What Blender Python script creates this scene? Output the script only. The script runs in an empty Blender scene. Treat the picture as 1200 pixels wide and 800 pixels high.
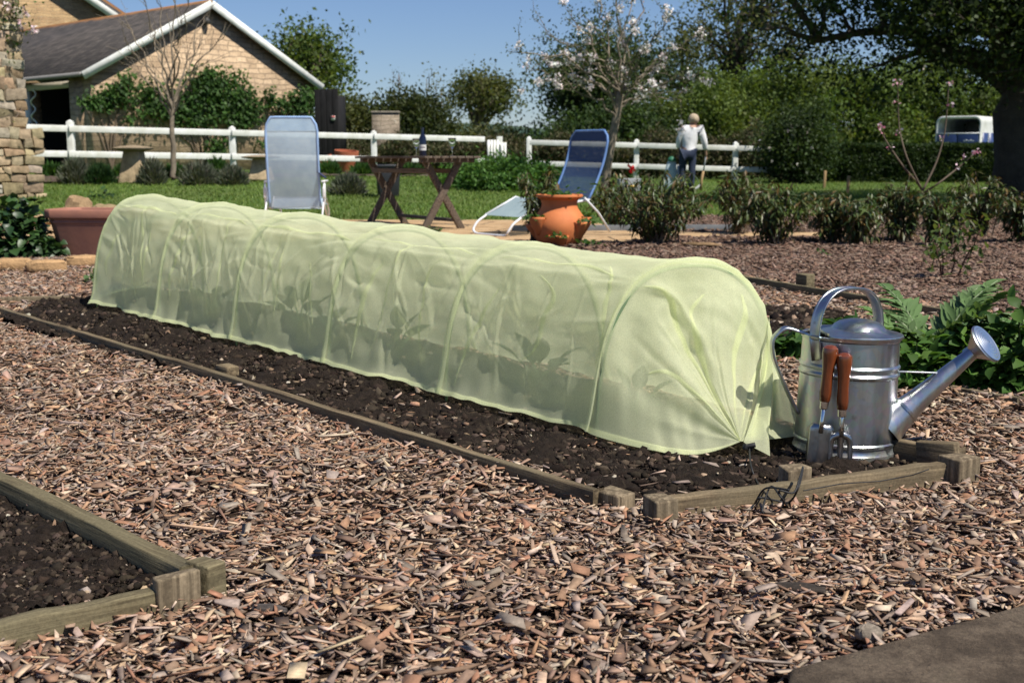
import bpy, math, random
import numpy as np
from mathutils import Vector, Matrix, Euler, Quaternion
PI = math.pi
rad = math.radians
rng = np.random.default_rng(7)
random.seed(7)
scene = bpy.context.scene
COL = scene.collection

# ------------------------------------------------------------ camera
FPX, CAM_H = 1400.0, 0.75
PITCH = math.atan(215.0 / FPX)
cd = bpy.data.cameras.new('camera')
cam = bpy.data.objects.new('camera', cd)
COL.objects.link(cam)
cam.location = (0, 0, CAM_H)
cam.rotation_euler = (PI / 2 - PITCH, 0, 0)
cd.sensor_fit = 'HORIZONTAL'
cd.sensor_width = 36
cd.lens = 36 * FPX / 1200
cd.clip_start = 0.05
cd.clip_end = 9000
cd.dof.use_dof = True
cd.dof.focus_distance = 2.8
cd.dof.aperture_fstop = 8.5
scene.camera = cam

# ------------------------------------------------------------ light
SUN_EL = rad(57)
SUN_AZ = math.atan2(0.775, -0.632)          # clockwise from +Y
S = Vector((math.sin(SUN_AZ) * math.cos(SUN_EL), math.cos(SUN_AZ) * math.cos(SUN_EL), math.sin(SUN_EL)))
ld = bpy.data.lights.new('sun', 'SUN')
ld.energy = 5.0
ld.angle = rad(0.53)
ld.color = (1.0, 0.95, 0.85)
sun = bpy.data.objects.new('sun', ld)
COL.objects.link(sun)
sun.rotation_euler = S.to_track_quat('Z', 'Y').to_euler()
sun.location = S * 60
W = bpy.data.worlds.new('World')
scene.world = W
W.use_nodes = True
wn = W.node_tree.nodes
wl = W.node_tree.links
bg = wn['Background']
sky = wn.new('ShaderNodeTexSky')
sky.sky_type = 'NISHITA'
sky.sun_disc = False
sky.sun_elevation = SUN_EL
sky.sun_rotation = SUN_AZ
sky.air_density = 1.0
sky.dust_density = 0.15
sky.ozone_density = 2.2
tint = wn.new('ShaderNodeMix'); tint.data_type = 'RGBA'; tint.blend_type = 'MULTIPLY'; tint.inputs[0].default_value = 1.0
tint.inputs[7].default_value = (.82, .93, 1.20, 1)
wl.new(sky.outputs[0], tint.inputs[6]); wl.new(tint.outputs[2], bg.inputs[0])
bg.inputs[1].default_value = 0.060
scene.view_settings.view_transform = 'Standard'
scene.view_settings.look = 'None'
scene.view_settings.exposure = 0.42
scene.view_settings.gamma = 1.0
scene.view_settings.use_curve_mapping = False
scene.cycles.max_bounces = 8
scene.cycles.transparent_max_bounces = 24
scene.cycles.caustics_reflective = False
scene.cycles.caustics_refractive = False
scene.cycles.use_denoising = True
scene.cycles.sample_clamp_indirect = 6.0

# ------------------------------------------------------------ rays of the photograph -> places in the garden
_R = np.array([1.0, 0, 0])
_F = np.array([0, math.cos(PITCH), -math.sin(PITCH)])
_U = np.array([0, math.sin(PITCH), math.cos(PITCH)])
CAMP = np.array([0, 0, CAM_H])
def ray(px, py):
    return _F + _R * ((px - 600) / FPX) + _U * ((400 - py) / FPX)
def G(px, py, z=0.0):                      # where the sight line meets the level z
    d = ray(px, py); t = (z - CAM_H) / d[2]
    return CAMP + d * t
def AT(px, py, Y):                         # where it meets the distance Y
    d = ray(px, py); return CAMP + d * (Y / d[1])
def sst(a, b, x):
    t = np.clip((np.asarray(x, float) - a) / (b - a), 0, 1); return t * t * (3 - 2 * t)
def ter(x, y):                             # height of the ground
    x = np.asarray(x, float); y = np.asarray(y, float)
    amp = np.interp(x, [-10, -1, 1, 6, 12], [.47, .36, .24, .16, .12])
    w = sst(0.0, 3.0, x)
    rise = (1 - w) * sst(13.5, 24, y) + w * sst(24, 30, y)
    return amp * rise
def TG(px, py):                            # where it meets the ground
    z = 0.0
    for _ in range(40):
        p = G(px, py, z); z = 0.6 * z + 0.4 * float(ter(p[0], p[1]))
    p = G(px, py, z); p[2] = float(ter(p[0], p[1])); return p
def TB(px, Y):                             # ground under a column of the picture at distance Y
    X = (px - 600) / FPX * Y * 1.0
    X = AT(px, 200, Y)[0]
    return np.array([X, Y, float(ter(X, Y))])
def inpoly(x, y, poly):
    x = np.asarray(x); y = np.asarray(y); c = np.zeros(x.shape, bool); n = len(poly)
    for i in range(n):
        x1, y1 = poly[i][:2]; x2, y2 = poly[(i + 1) % n][:2]
        if y1 == y2: continue
        c ^= ((y1 > y) != (y2 > y)) & (x < (x2 - x1) * (y - y1) / (y2 - y1) + x1)
    return c
def nrm(v):
    v = np.asarray(v, float); return v / np.maximum(np.linalg.norm(v, axis=-1, keepdims=True), 1e-9)
_wv = [(rng.normal(size=2), rng.uniform(0, 6.28)) for _ in range(60)]
def wob(x, y, f0=1.0, octv=4, seed=0):     # smooth sum of sines, about -1..1
    s = 0; a = 1.0; tot = 0
    for o in range(octv):
        for k in range(4):
            d, ph = _wv[(seed * 7 + o * 4 + k) % 60]
            d = d / np.linalg.norm(d)
            s = s + a * np.sin((x * d[0] + y * d[1]) * f0 * (1 + .23 * k) * 2 ** o * 2.2 + ph + seed)
        tot += a * 2.0; a *= .55
    return s / tot

# ------------------------------------------------------------ object helpers
def tag(o, label=None, cat=None, group=None, kind=None):
    if label: o['label'] = label
    if cat: o['category'] = cat
    if group: o['group'] = group
    if kind: o['kind'] = kind
    return o
def empty(name, loc=(0, 0, 0), rz=0.0, label=None, cat=None, group=None):
    o = bpy.data.objects.new(name, None); COL.objects.link(o)
    o.location = Vector([float(c) for c in loc]); o.rotation_euler = (0, 0, rz)
    o.empty_display_size = 0.05
    return tag(o, label, cat, group)
def copy_tree(o, parent=None):
    c = o.copy(); COL.objects.link(c)
    if parent is not None: c.parent = parent
    for ch in list(o.children): copy_tree(ch, c)
    return c
def obj(name, V, F, m, parent=None, world=False, smooth=False, col=None):
    """one mesh object; F is a list of index tuples or an (n,k) array"""
    V = np.asarray(V, np.float32).reshape(-1, 3)
    if parent is not None and world:
        V = V - np.array(parent.location, np.float32)
    me = bpy.data.meshes.new(name)
    me.vertices.add(len(V)); me.vertices.foreach_set('co', V.ravel())
    if isinstance(F, np.ndarray):
        n, k = F.shape; idx = F.ravel().astype(np.int32)
        st = np.arange(0, n * k, k, dtype=np.int32)
    else:
        ln = np.array([len(f) for f in F], np.int32)
        idx = np.fromiter((i for f in F for i in f), np.int32)
        st = np.concatenate([[0], np.cumsum(ln)[:-1]]).astype(np.int32)
        n = len(F)
    me.loops.add(len(idx)); me.loops.foreach_set('vertex_index', idx)
    me.polygons.add(n); me.polygons.foreach_set('loop_start', st)
    if smooth is True: me.polygons.foreach_set('use_smooth', np.ones(n, bool))
    me.update(calc_edges=True); me.validate()
    if col is not None:
        a = me.color_attributes.new('Col', 'FLOAT_COLOR', 'POINT')
        c = np.ones((len(V), 4), np.float32); c[:, :3] = col
        a.data.foreach_set('color', c.ravel())
    if m is not None: me.materials.append(m)
    o = bpy.data.objects.new(name, me); COL.objects.link(o)
    if parent is not None: o.parent = parent
    return o
def rotm(e):
    return np.array(Euler(e).to_matrix())
class MB:
    def __init__(s): s.v = []; s.f = []; s.n = 0; s.c = []
    def add(s, V, F, col=None):
        V = np.asarray(V, float).reshape(-1, 3)
        s.v.append(V); n = s.n
        s.f += [tuple(int(i) + n for i in f) for f in F]
        s.n += len(V)
        s.c.append(np.tile(np.asarray(col if col is not None else (1, 1, 1), float), (len(V), 1)))
        return s
    def box(s, c, size, e=(0, 0, 0), taper=1.0, col=None, jit=0.0):
        x, y, z = [k / 2 for k in size]
        V = np.array([(-x, -y, -z), (x, -y, -z), (x, y, -z), (-x, y, -z), (-x * taper, -y * taper, z), (x * taper, -y * taper, z), (x * taper, y * taper, z), (-x * taper, y * taper, z)], float)
        if jit: V += rng.normal(0, jit, V.shape)
        V = V @ (rotm(e) if len(np.shape(e)) == 1 else np.asarray(e)).T + np.asarray(c, float)
        return s.add(V, [(0, 3, 2, 1), (4, 5, 6, 7), (0, 1, 5, 4), (1, 2, 6, 5), (2, 3, 7, 6), (3, 0, 4, 7)], col)
    def bar(s, a, b, w, t, up=(0, 0, 1), col=None):      # a straight bar from a to b, w across, t thick along up
        a = np.asarray(a, float); b = np.asarray(b, float); d = nrm(b - a)
        sd = nrm(np.cross(d, up)); u = np.cross(sd, d)
        V = [p + sd * w / 2 * i + u * t / 2 * j for p in (a, b) for (i, j) in ((-1, -1), (1, -1), (1, 1), (-1, 1))]
        return s.add(V, [(0, 1, 2, 3), (7, 6, 5, 4), (0, 4, 5, 1), (1, 5, 6, 2), (2, 6, 7, 3), (3, 7, 4, 0)], col)
    def tube(s, P, r, seg=8, cap=True, col=None, flat=None):
        P = np.asarray(P, float); n = len(P); r = np.broadcast_to(np.asarray(r, float), (n,))
        T = np.gradient(P, axis=0) if n > 2 else np.tile(P[1] - P[0], (2, 1)); T = nrm(T)
        a = np.array([0, 0, 1.0]) if abs(T[0][2]) < .9 else np.array([1.0, 0, 0])
        u = nrm(np.cross(T[0], a)); V = []
        ang = np.linspace(0, 2 * PI, seg, endpoint=False)
        for i in range(n):
            u = nrm(u - T[i] * np.dot(u, T[i])); w = np.cross(T[i], u)
            fl = flat if flat else 1.0
            V.append(P[i] + r[i] * (np.outer(np.cos(ang), u) * fl + np.outer(np.sin(ang), w)))
        V = np.concatenate(V); F = []
        for i in range(n - 1):
            for k in range(seg):
                k2 = (k + 1) % seg
                F.append((i * seg + k, i * seg + k2, (i + 1) * seg + k2, (i + 1) * seg + k))
        if cap:
            F.append(tuple(range(seg - 1, -1, -1))); F.append(tuple((n - 1) * seg + k for k in range(seg)))
        return s.add(V, F, col)
    def lathe(s, prof, seg=32, c=(0, 0, 0), M=None, capb=False, capt=False, col=None):
        n = len(prof); ang = np.linspace(0, 2 * PI, seg, endpoint=False)
        V = np.array([(r * math.cos(a), r * math.sin(a), z) for r, z in prof for a in ang])
        if M is not None: V = V @ np.asarray(M).T
        V = V + np.asarray(c, float); F = []
        for i in range(n - 1):
            for k in range(seg):
                k2 = (k + 1) % seg
                F.append((i * seg + k, i * seg + k2, (i + 1) * seg + k2, (i + 1) * seg + k))
        if capb: F.append(tuple(range(seg - 1, -1, -1)))
        if capt: F.append(tuple((n - 1) * seg + k for k in range(seg)))
        return s.add(V, F, col)
    def grid(s, P, closed=False, col=None):              # P (n,m,3)
        n, m = P.shape[:2]
        F = [(i * m + j, i * m + (j + 1) % m, (i + 1) * m + (j + 1) % m, (i + 1) * m + j) for i in range(n - 1) for j in range(m if closed else m - 1)]
        return s.add(P.reshape(-1, 3), F, col)
    def build(s, name, m, parent=None, world=False, smooth=False, bevel=0.0, seg=2, usecol=False):
        V = np.concatenate(s.v)
        o = obj(name, V, s.f, m, parent, world, smooth, np.concatenate(s.c) if usecol else None)
        if smooth == 'auto':
            for p in o.data.polygons: p.use_smooth = True
            o.data.set_sharp_from_angle(angle=rad(35))
        if bevel:
            b = o.modifiers.new('bevel', 'BEVEL'); b.width = bevel; b.segments = seg; b.limit_method = 'ANGLE'; b.angle_limit = rad(40)
        return o
def solidify(o, t, off=0.0):
    m = o.modifiers.new('thick', 'SOLIDIFY'); m.thickness = t; m.offset = off; return o
def subsurf(o, n):
    m = o.modifiers.new('sub', 'SUBSURF'); m.levels = n; m.render_levels = n; return o

# ------------------------------------------------------------ foliage
def leaf_np(C, D, N, L, Wd, rows=1, droop=0.0, fold=0.15, prof=None):
    """many leaves at once: base C, direction D, face normal N, length L, width Wd (arrays). rows=1 gives a diamond"""
    C = np.asarray(C, float); n = len(C); D = nrm(D); sd = nrm(np.cross(D, N)); N = np.cross(sd, D)
    L = np.broadcast_to(L, (n,))[:, None]; Wd = np.broadcast_to(Wd, (n,))[:, None]
    if rows == 1:
        mid = C + D * L * .45 - N * L * fold * .3
        V = np.stack([C, mid + sd * Wd / 2 + N * Wd * fold, C + D * L - N * L * droop, mid - sd * Wd / 2 + N * Wd * fold], 1)
        F = np.arange(n * 4).reshape(n, 4)
        return V.reshape(-1, 3), F, 4
    ts = np.linspace(0, 1, rows + 1)
    if prof is None: prof = [max(0.04, math.sin(PI * min(1, t ** .8)) ** .8) for t in ts]
    vs = []
    for t, w in zip(ts, prof):
        m = C + D * L * t * (1 - .25 * droop * t) - N * L * droop * t * t
        vs += [m + sd * Wd / 2 * w + N * Wd * fold * w, m, m - sd * Wd / 2 * w + N * Wd * fold * w]
    V = np.stack(vs, 1); k = 3 * (rows + 1)
    base = []
    for r in range(rows):
        for c in (0, 1):
            base.append((3 * r + c, 3 * r + c + 1, 3 * r + c + 4, 3 * r + c + 3))
    F = (np.arange(n)[:, None, None] * k + np.array(base)[None]).reshape(-1, 4)
    return V.reshape(-1, 3), F, k
def rdir(n, r=None, up=0.0):
    v = rng.normal(size=(n, 3)); v[:, 2] += up; return nrm(v)
def leaf_obj(name, m, parent, C, D, N, L, Wd, cols, world=True, **kw):
    V, F, k = leaf_np(C, D, N, L, Wd, **kw)
    return obj(name, V, F, m, parent, world, smooth=kw.get('rows', 1) > 1, col=np.repeat(np.asarray(cols, float), k, axis=0))
def pick(pal, n, var=.18):
    pal = np.asarray(pal, float); c = pal[rng.integers(0, len(pal), n)]
    return np.clip(c * rng.uniform(1 - var, 1 + var, (n, 1)) * rng.uniform(.94, 1.06, (n, 3)), 0, 1)
def ellpts(n, c, r, shell=.45, zmin=None, lob=.25, seed=0):
    d = nrm(rng.normal(size=(n, 3)))
    q = rng.uniform(shell ** 3, 1, n) ** (1 / 3)
    q *= 1 + lob * (wob(d[:, 0] * 2 + seed, d[:, 1] * 2 + d[:, 2] * 2.7, 1.2, 2, seed))
    P = np.asarray(c) + d * q[:, None] * np.asarray(r)
    if zmin is not None: P = P[P[:, 2] > zmin]
    return P
def crown(name, m, parent, cl, rc, per, L, Wd, pal, cvar=.25, flat=.7, world=True, spread=None, rows=1):
    """leaf clumps round the points cl"""
    k = len(cl); C = np.repeat(cl, per, 0) + rng.normal(size=(k * per, 3)) * rc * np.array([1, 1, flat])
    n = len(C)
    cc = pick(pal, k, cvar)
    cols = np.repeat(cc, per, 0) * rng.uniform(.8, 1.2, (n, 1))
    D = rdir(n, up=-.2); N = rdir(n, up=.9)
    return leaf_obj(name, m, parent, C, D, N, L * rng.uniform(.6, 1.3, n), Wd * rng.uniform(.7, 1.3, n), cols, world, rows=rows)
def limb(a, b, n=7, sag=.0, wig=.08, up=.35):
    a = np.asarray(a, float); b = np.asarray(b, float); L = np.linalg.norm(b - a)
    t = np.linspace(0, 1, n)[:, None]
    m = a + (b - a) * .45 + np.array([0, 0, L * up * .4])
    P = (1 - t) ** 2 * a + 2 * t * (1 - t) * m + t * t * b
    j = rng.normal(size=(n, 3)) * L * wig * .3; j[0] = 0
    return P + j * np.sin(PI * t * .9)
def tree(name, label, cat, base, fork_z, top, cl, r0, pal, m_leaf, m_bark, rc=.5, per=120, L=.16, Wd=.1, nlimb=8, twigs=1, group=None, twig_r=.012, cvar=.25, flare=1.3):
    """tapered trunk + limbs reaching the clumps cl, leaves round each clump"""
    base = np.asarray(base, float)
    e = empty(name, base, 0, label, cat, group)
    mb = MB(); top = np.asarray(top, float)
    n = 9; t = np.linspace(0, 1, n)
    P = base + (top - base) * t[:, None] + rng.normal(size=(n, 3)) * r0 * .35 * np.sin(PI * t)[:, None]
    R = r0 * (1 - .75 * t); R[0] *= flare; P[0, 2] -= .1
    mb.tube(P, R, 10)
    H = top[2] - base[2]
    idx = rng.permutation(len(cl)); hubs = []
    for i in idx[:nlimb]:
        tt = np.clip((fork_z - base[2]) / H + rng.uniform(0, .55) * (1 - (fork_z - base[2]) / H), 0, .95)
        a = base + (top - base) * tt
        b = a + (cl[i] - a) * rng.uniform(.6, .85)
        Lb = limb(a, b, 8); rr = r0 * .5 * (1 - .5 * tt)
        mb.tube(Lb, np.linspace(rr, rr * .3, 8), 7); hubs += [(p, rr * .5) for p in Lb[3:]]
    hp = np.array([h[0] for h in hubs])
    for q in cl[::max(1, int(1 / twigs))]:
        k = np.argmin(np.linalg.norm(hp - q, axis=1) + np.where(hp[:, 2] > q[2] + .5, .6, 0)); a = hp[k]
        if np.linalg.norm(q - a) < .05: continue
        Lb = limb(a, q, 5, up=.15); rr = max(twig_r, min(hubs[k][1] * .7, r0 * .12))
        mb.tube(Lb, np.linspace(rr, twig_r * .5, 5), 5, cap=False)
    mb.build('trunk', m_bark, e, True, smooth=True)
    if per: crown('crown', m_leaf, e, cl, rc, per, L, Wd, pal, cvar)
    return e

# ------------------------------------------------------------ materials
class NT:
    def __init__(s, name):
        s.m = bpy.data.materials.new(name); s.m.use_nodes = True
        s.n = s.m.node_tree.nodes; s.l = s.m.node_tree.links
        s.p = s.n['Principled BSDF']; s.out = s.n['Material Output']
    def new(s, t, **kw):
        n = s.n.new(t)
        for k, v in kw.items():
            if hasattr(n, k) and k not in n.inputs: setattr(n, k, v)
            else: n.inputs[k].default_value = v
        return n
    def link(s, a, b): s.l.new(a, b)
    def coord(s, kind='Object'): return s.new('ShaderNodeTexCoord').outputs[kind]
    def mapped(s, src, scale=(1, 1, 1), rot=(0, 0, 0), loc=(0, 0, 0)):
        n = s.new('ShaderNodeMapping'); n.inputs['Scale'].default_value = scale; n.inputs['Rotation'].default_value = rot; n.inputs['Location'].default_value = loc
        s.link(src, n.inputs['Vector']); return n.outputs[0]
    def noise(s, vec, scale, detail=4, rough=.6, dist=0.0):
        n = s.new('ShaderNodeTexNoise'); n.inputs['Scale'].default_value = scale; n.inputs['Detail'].default_value = detail
        n.inputs['Roughness'].default_value = rough; n.inputs['Distortion'].default_value = dist
        if vec is not None: s.link(vec, n.inputs['Vector'])
        return n.outputs['Fac']
    def ramp(s, fac, stops):
        n = s.new('ShaderNodeValToRGB'); e = n.color_ramp.elements
        while len(e) < len(stops): e.new(.5)
        for el, (p, c) in zip(e, stops): el.position = p; el.color = (*c, 1) if len(c) == 3 else c
        s.link(fac, n.inputs[0]); return n.outputs[0]
    def mix(s, fac, a, b, mode='MIX'):
        n = s.new('ShaderNodeMix', data_type='RGBA', blend_type=mode)
        for sock, v in ((n.inputs[0], fac), (n.inputs[6], a), (n.inputs[7], b)):
            if isinstance(v, (int, float)): sock.default_value = v
            elif isinstance(v, tuple): sock.default_value = (*v, 1)
            else: s.link(v, sock)
        return n.outputs[2]
    def math(s, op, a, b=None):
        n = s.new('ShaderNodeMath', operation=op)
        for i, v in enumerate((a, b)):
            if v is None: continue
            if isinstance(v, (int, float)): n.inputs[i].default_value = v
            else: s.link(v, n.inputs[i])
        return n.outputs[0]
    def bump(s, h, strength=.4, dist=.01, prev=None):
        n = s.new('ShaderNodeBump'); n.inputs['Strength'].default_value = strength; n.inputs['Distance'].default_value = dist
        s.link(h, n.inputs['Height'])
        if prev is not None: s.link(prev, n.inputs['Normal'])
        s.link(n.outputs[0], s.p.inputs['Normal']); return n.outputs[0]
    def base(s, c):
        if isinstance(c, tuple): s.p.inputs['Base Color'].default_value = (*c, 1)
        else: s.link(c, s.p.inputs['Base Color'])
    def set(s, rough=.6, metal=0.0, spec=.5):
        s.p.inputs['Roughness'].default_value = rough; s.p.inputs['Metallic'].default_value = metal
        s.p.inputs['Specular IOR Level'].default_value = spec; return s
def simple(name, c, rough=.6, metal=0.0, spec=.5, var=.25, scale=12, bump=.15, bdist=.004, c2=None):
    t = NT(name); t.set(rough, metal, spec); o = t.coord()
    n = t.noise(o, scale, 6)
    c2 = c2 or tuple(k * (1 - var) for k in c)
    t.base(t.ramp(n, [(.3, c2), (.7, c)]))
    if bump: t.bump(t.noise(o, scale * 4, 5), bump, bdist)
    return t.m
def leafmat(name, trans=.3, rough=.45, spec=.4, tint=(1.25, 1.2, .6)):
    t = NT(name); t.set(rough, 0, spec)
    a = t.new('ShaderNodeAttribute', attribute_name='Col'); t.base(a.outputs['Color'])
    tr = t.new('ShaderNodeBsdfTranslucent')
    t.link(t.mix(1.0, a.outputs['Color'], tint, 'MULTIPLY'), tr.inputs[0])
    mx = t.new('ShaderNodeMixShader'); mx.inputs[0].default_value = trans
    t.link(t.p.outputs[0], mx.inputs[1]); t.link(tr.outputs[0], mx.inputs[2]); t.link(mx.outputs[0], t.out.inputs[0])
    return t.m
def colmat(name, rough=.8, spec=.25, nscale=90, nvar=.35, bump=.3, bdist=.002, stretch=None):
    t = NT(name); t.set(rough, 0, spec); a = t.new('ShaderNodeAttribute', attribute_name='Col'); o = t.coord()
    if stretch: o = t.mapped(o, stretch)
    n = t.noise(o, nscale, 4)
    t.base(t.mix(1.0, a.outputs['Color'], t.ramp(n, [(.25, (1 - nvar,) * 3), (.75, (1 + nvar * .5,) * 3)]), 'MULTIPLY'))
    t.bump(n, bump, bdist); return t.m
def timber(name, ca, cb, green=None, axis=0, rough=.85):
    t = NT(name); t.set(rough, 0, .2); o = t.coord()
    sc = [62, 62, 62]; sc[axis] = 2.2
    g = t.noise(t.mapped(o, tuple(sc)), 1.0, 6, .65, .4)
    c = t.ramp(g, [(.32, tuple(k * .7 for k in cb)), (.46, cb), (.56, ca), (.72, tuple(k * 1.3 for k in ca))])
    big = t.noise(o, 5, 5)
    c = t.mix(t.ramp(big, [(.42, (0, 0, 0)), (.62, (1, 1, 1))]), c, tuple(k * .55 for k in ca)) if green is None else t.mix(t.ramp(big, [(.4, (0, 0, 0)), (.62, (1, 1, 1))]), c, green)
    c = t.mix(1.0, c, t.ramp(t.noise(o, 160, 4, .7), [(.3, (.7, .7, .7)), (.7, (1.2, 1.2, 1.2))]), 'MULTIPLY')
    t.base(c); b = t.bump(g, .8, .004); return t.m
def boxvec(t):
    """flat wall coordinates: (x,z) on faces looking along y, (y,z) on faces looking along x"""
    tc = t.new('ShaderNodeTexCoord'); s = t.new('ShaderNodeSeparateXYZ'); t.link(tc.outputs['Object'], s.inputs[0])
    sn = t.new('ShaderNodeSeparateXYZ'); t.link(tc.outputs['Normal'], sn.inputs[0])
    f = t.math('GREATER_THAN', t.math('ABSOLUTE', sn.outputs[0]), .6)
    u = t.math('ADD', t.math('MULTIPLY', s.outputs[1], f), t.math('MULTIPLY', s.outputs[0], t.math('SUBTRACT', 1.0, f)))
    c = t.new('ShaderNodeCombineXYZ'); t.link(u, c.inputs[0]); t.link(s.outputs[2], c.inputs[1])
    return c.outputs[0], tc.outputs['Object']
def stonewall(name, c1=(.52, .36, .2), c2=(.36, .24, .13), mortar=(.42, .32, .2), bw=.34, bh=.12):
    t = NT(name); t.set(.92, 0, .15); v, o = boxvec(t)
    wn_ = t.new('ShaderNodeTexNoise'); wn_.inputs['Scale'].default_value = 1.9; wn_.inputs['Detail'].default_value = 3; t.link(v, wn_.inputs['Vector'])
    vv = t.new('ShaderNodeVectorMath', operation='MULTIPLY_ADD'); vv.inputs[1].default_value = (.34, .16, 0)
    t.link(wn_.outputs['Color'], vv.inputs[0]); t.link(v, vv.inputs[2])
    b = t.new('ShaderNodeTexBrick'); b.offset = .43; b.squash = .72; b.squash_frequency = 3
    b.inputs['Scale'].default_value = 1.0; b.inputs['Brick Width'].default_value = bw; b.inputs['Row Height'].default_value = bh
    b.inputs['Mortar Size'].default_value = .012; b.inputs['Mortar Smooth'].default_value = .35; b.inputs['Bias'].default_value = .1
    b.inputs['Color1'].default_value = (*c1, 1); b.inputs['Color2'].default_value = (*c2, 1); b.inputs['Mortar'].default_value = (*mortar, 1)
    t.link(vv.outputs[0], b.inputs['Vector'])
    n1 = t.noise(o, 1.3, 5); n2 = t.noise(o, 18, 6, .7)
    c = t.mix(1.0, b.outputs['Color'], t.ramp(n1, [(.3, (.72, .68, .64)), (.7, (1.2, 1.15, 1.08))]), 'MULTIPLY')
    c = t.mix(1.0, c, t.ramp(n2, [(.3, (.66, .66, .66)), (.72, (1.2, 1.2, 1.2))]), 'MULTIPLY')
    c = t.mix(t.ramp(t.noise(o, 7, 4), [(.66, (0, 0, 0)), (.72, (.7, .7, .7))]), c, (.5, .48, .42))
    t.base(c)
    h = t.math('ADD', t.math('MULTIPLY', b.outputs['Fac'], -1.0), t.math('MULTIPLY', n2, .8))
    t.bump(h, .9, .03); return t.m

M = {}
M['leaf'] = leafmat('leaf', .40, .55, .22)
M['leaf_gloss'] = leafmat('leaf_gloss', .22, .42, .4)
M['leaf_matt'] = leafmat('leaf_matt', .25, .7, .2)
M['petal'] = leafmat('petal', .35, .6, .2, (1, 1, 1))
M['bark'] = simple('bark', (.16, .12, .085), .9, var=.55, scale=9, bump=.8, bdist=.02)
M['bark_pale'] = simple('bark_pale', (.27, .22, .16), .9, var=.5, scale=14, bump=.6, bdist=.006)
M['bark_dark'] = simple('bark_dark', (.07, .055, .042), .95, var=.5, scale=5, bump=.9, bdist=.04)
M['white_paint'] = simple('white_paint', (.78, .785, .77), .6, scale=5, bump=.3, bdist=.003, c2=(.56, .565, .50))
M['stone_wall'] = stonewall('stone_wall', (.62, .475, .335), (.42, .315, .215), (.34, .265, .19), .36, .13)
M['stone_far'] = stonewall('stone_far', (.50, .36, .2), (.35, .24, .14))
M['stone_rough'] = colmat('stone_rough', .95, .15, 14, .5, .8, .02)
# ============================================================ SETTING: ground, lawn, patio, hills
def ground_mat():
    t = NT('turf'); t.set(.95, 0, .1); o = t.coord()
    a = t.noise(o, .7, 5); b = t.noise(o, 26, 5)
    c = t.ramp(b, [(.3, (.045, .085, .018)), (.55, (.075, .125, .03)), (.75, (.12, .17, .05))])
    c = t.mix(t.ramp(a, [(.45, (0, 0, 0)), (.7, (.6, .6, .6))]), c, (.13, .15, .055))
    t.base(c); t.bump(b, .8, .03); return t.m
xs = np.unique(np.concatenate([np.linspace(-14, 16, 61), [-3000, -1200, -500, -220, -100, -60, -35, -22, 22, 35, 60, 100, 220, 500, 1200, 3000]]))
ys = np.unique(np.concatenate([np.linspace(-3, 42, 91), [-40, -15, 55, 75, 110, 170, 300, 600, 1200, 2600, 5000]]))
XX, YY = np.meshgrid(xs, ys)
ZZ = ter(XX, YY)
MB_ = MB(); MB_.grid(np.stack([XX, YY, ZZ], -1)); go = MB_.build('ground', ground_mat(), smooth=True); tag(go, kind='structure')

def hill_mat():
    t = NT('haze_tinted_fields'); t.set(1, 0, 0); o = t.coord()
    t.base(t.ramp(t.noise(o, .004, 4), [(.35, (.035, .06, .05)), (.6, (.07, .10, .07))])); return t.m  # green-blue base colour stands in for distance haze; no air volume is built
hx = np.linspace(-2200, 2200, 60); hy = np.linspace(1500, 2600, 14)
HX, HY = np.meshgrid(hx, hy)
HZ = (46 + 14 * wob(HX / 600, HY / 900, 1.0, 3, 3)) * np.sin(PI * np.clip((HY - 1480) / 1140, 0, 1)) ** .8 - 2
m_ = MB(); m_.grid(np.stack([HX, HY, HZ], -1)); tag(m_.build('hills', hill_mat(), smooth=True), kind='structure')

# ---- the beds: corners from the photograph
BED = [G(757, 594)[:2], G(1118, 552)[:2], np.array([-1.62, 6.12]), np.array([-2.50, 5.56])]     # tunnel bed
BED[2] = np.array([-1.50, 6.05])
NB = [G(214, 690)[:2], np.array([-1.55, 2.93]), np.array([-1.75, 2.0]), G(-60, 760)[:2]]           # near-left bed
SP = [G(868, 418)[:2], G(965, 424)[:2], G(985, 372)[:2], G(868, 366)[:2]]                         # bare soil behind the can
SLAB = [G(925, 803)[:2], G(1210, 722)[:2], np.array([2.6, 2.05]), np.array([2.2, 1.0]), np.array([.3, 1.30])]
PATIO = [(-7.2, 8.9), (-4.6, 9.4), (-3.4, 10.6), (1.0, 10.6), (1.3, 11.3), (3.3, 11.3), (3.3, 12.0), (1.2, 12.1), (.9, 14.4), (-4.5, 14.6), (-6.3, 13.4), (-7.5, 11.5)]
LAWN_L = 14.6
MUL_EDGE = [G(870, 326)[:2], G(1042, 352)[:2], G(1150, 367)[:2], np.array([3.3, 4.2])]

# tunnel frame
P_L = G(698, 519)[:2]
P_FAR = G(113, 363, .06)[:2]
AX = nrm(P_FAR - P_L); TLEN = float(np.linalg.norm(P_FAR - P_L)); PX = np.array([-AX[1], AX[0]]) * -1.0     # PX to the right
TW, TH = .545, .475
def tl(s, q):
    return P_L + AX * s + PX * (q + TW / 2)
def to_sq(x, y):
    d = np.stack([np.asarray(x) - P_L[0], np.asarray(y) - P_L[1]], -1)
    return d @ AX, d @ PX - TW / 2
def soil_z(x, y):
    s, q = to_sq(x, y)
    z = .008 + .062 * np.clip(s / TLEN, 0, 1.1)
    z = .012 + (z - .012) * (1 - .8 * sst(-.30, -.56, q)) if False else .012 + (z - .012) * (1 - .85 * sst(.30, .52, -q))
    z = z + .035 * np.exp(-((q - .02) / .16) ** 2) * sst(-.5, -.1, s) + .012 * wob(x, y, 3.0, 3, 1)
    return z

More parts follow.
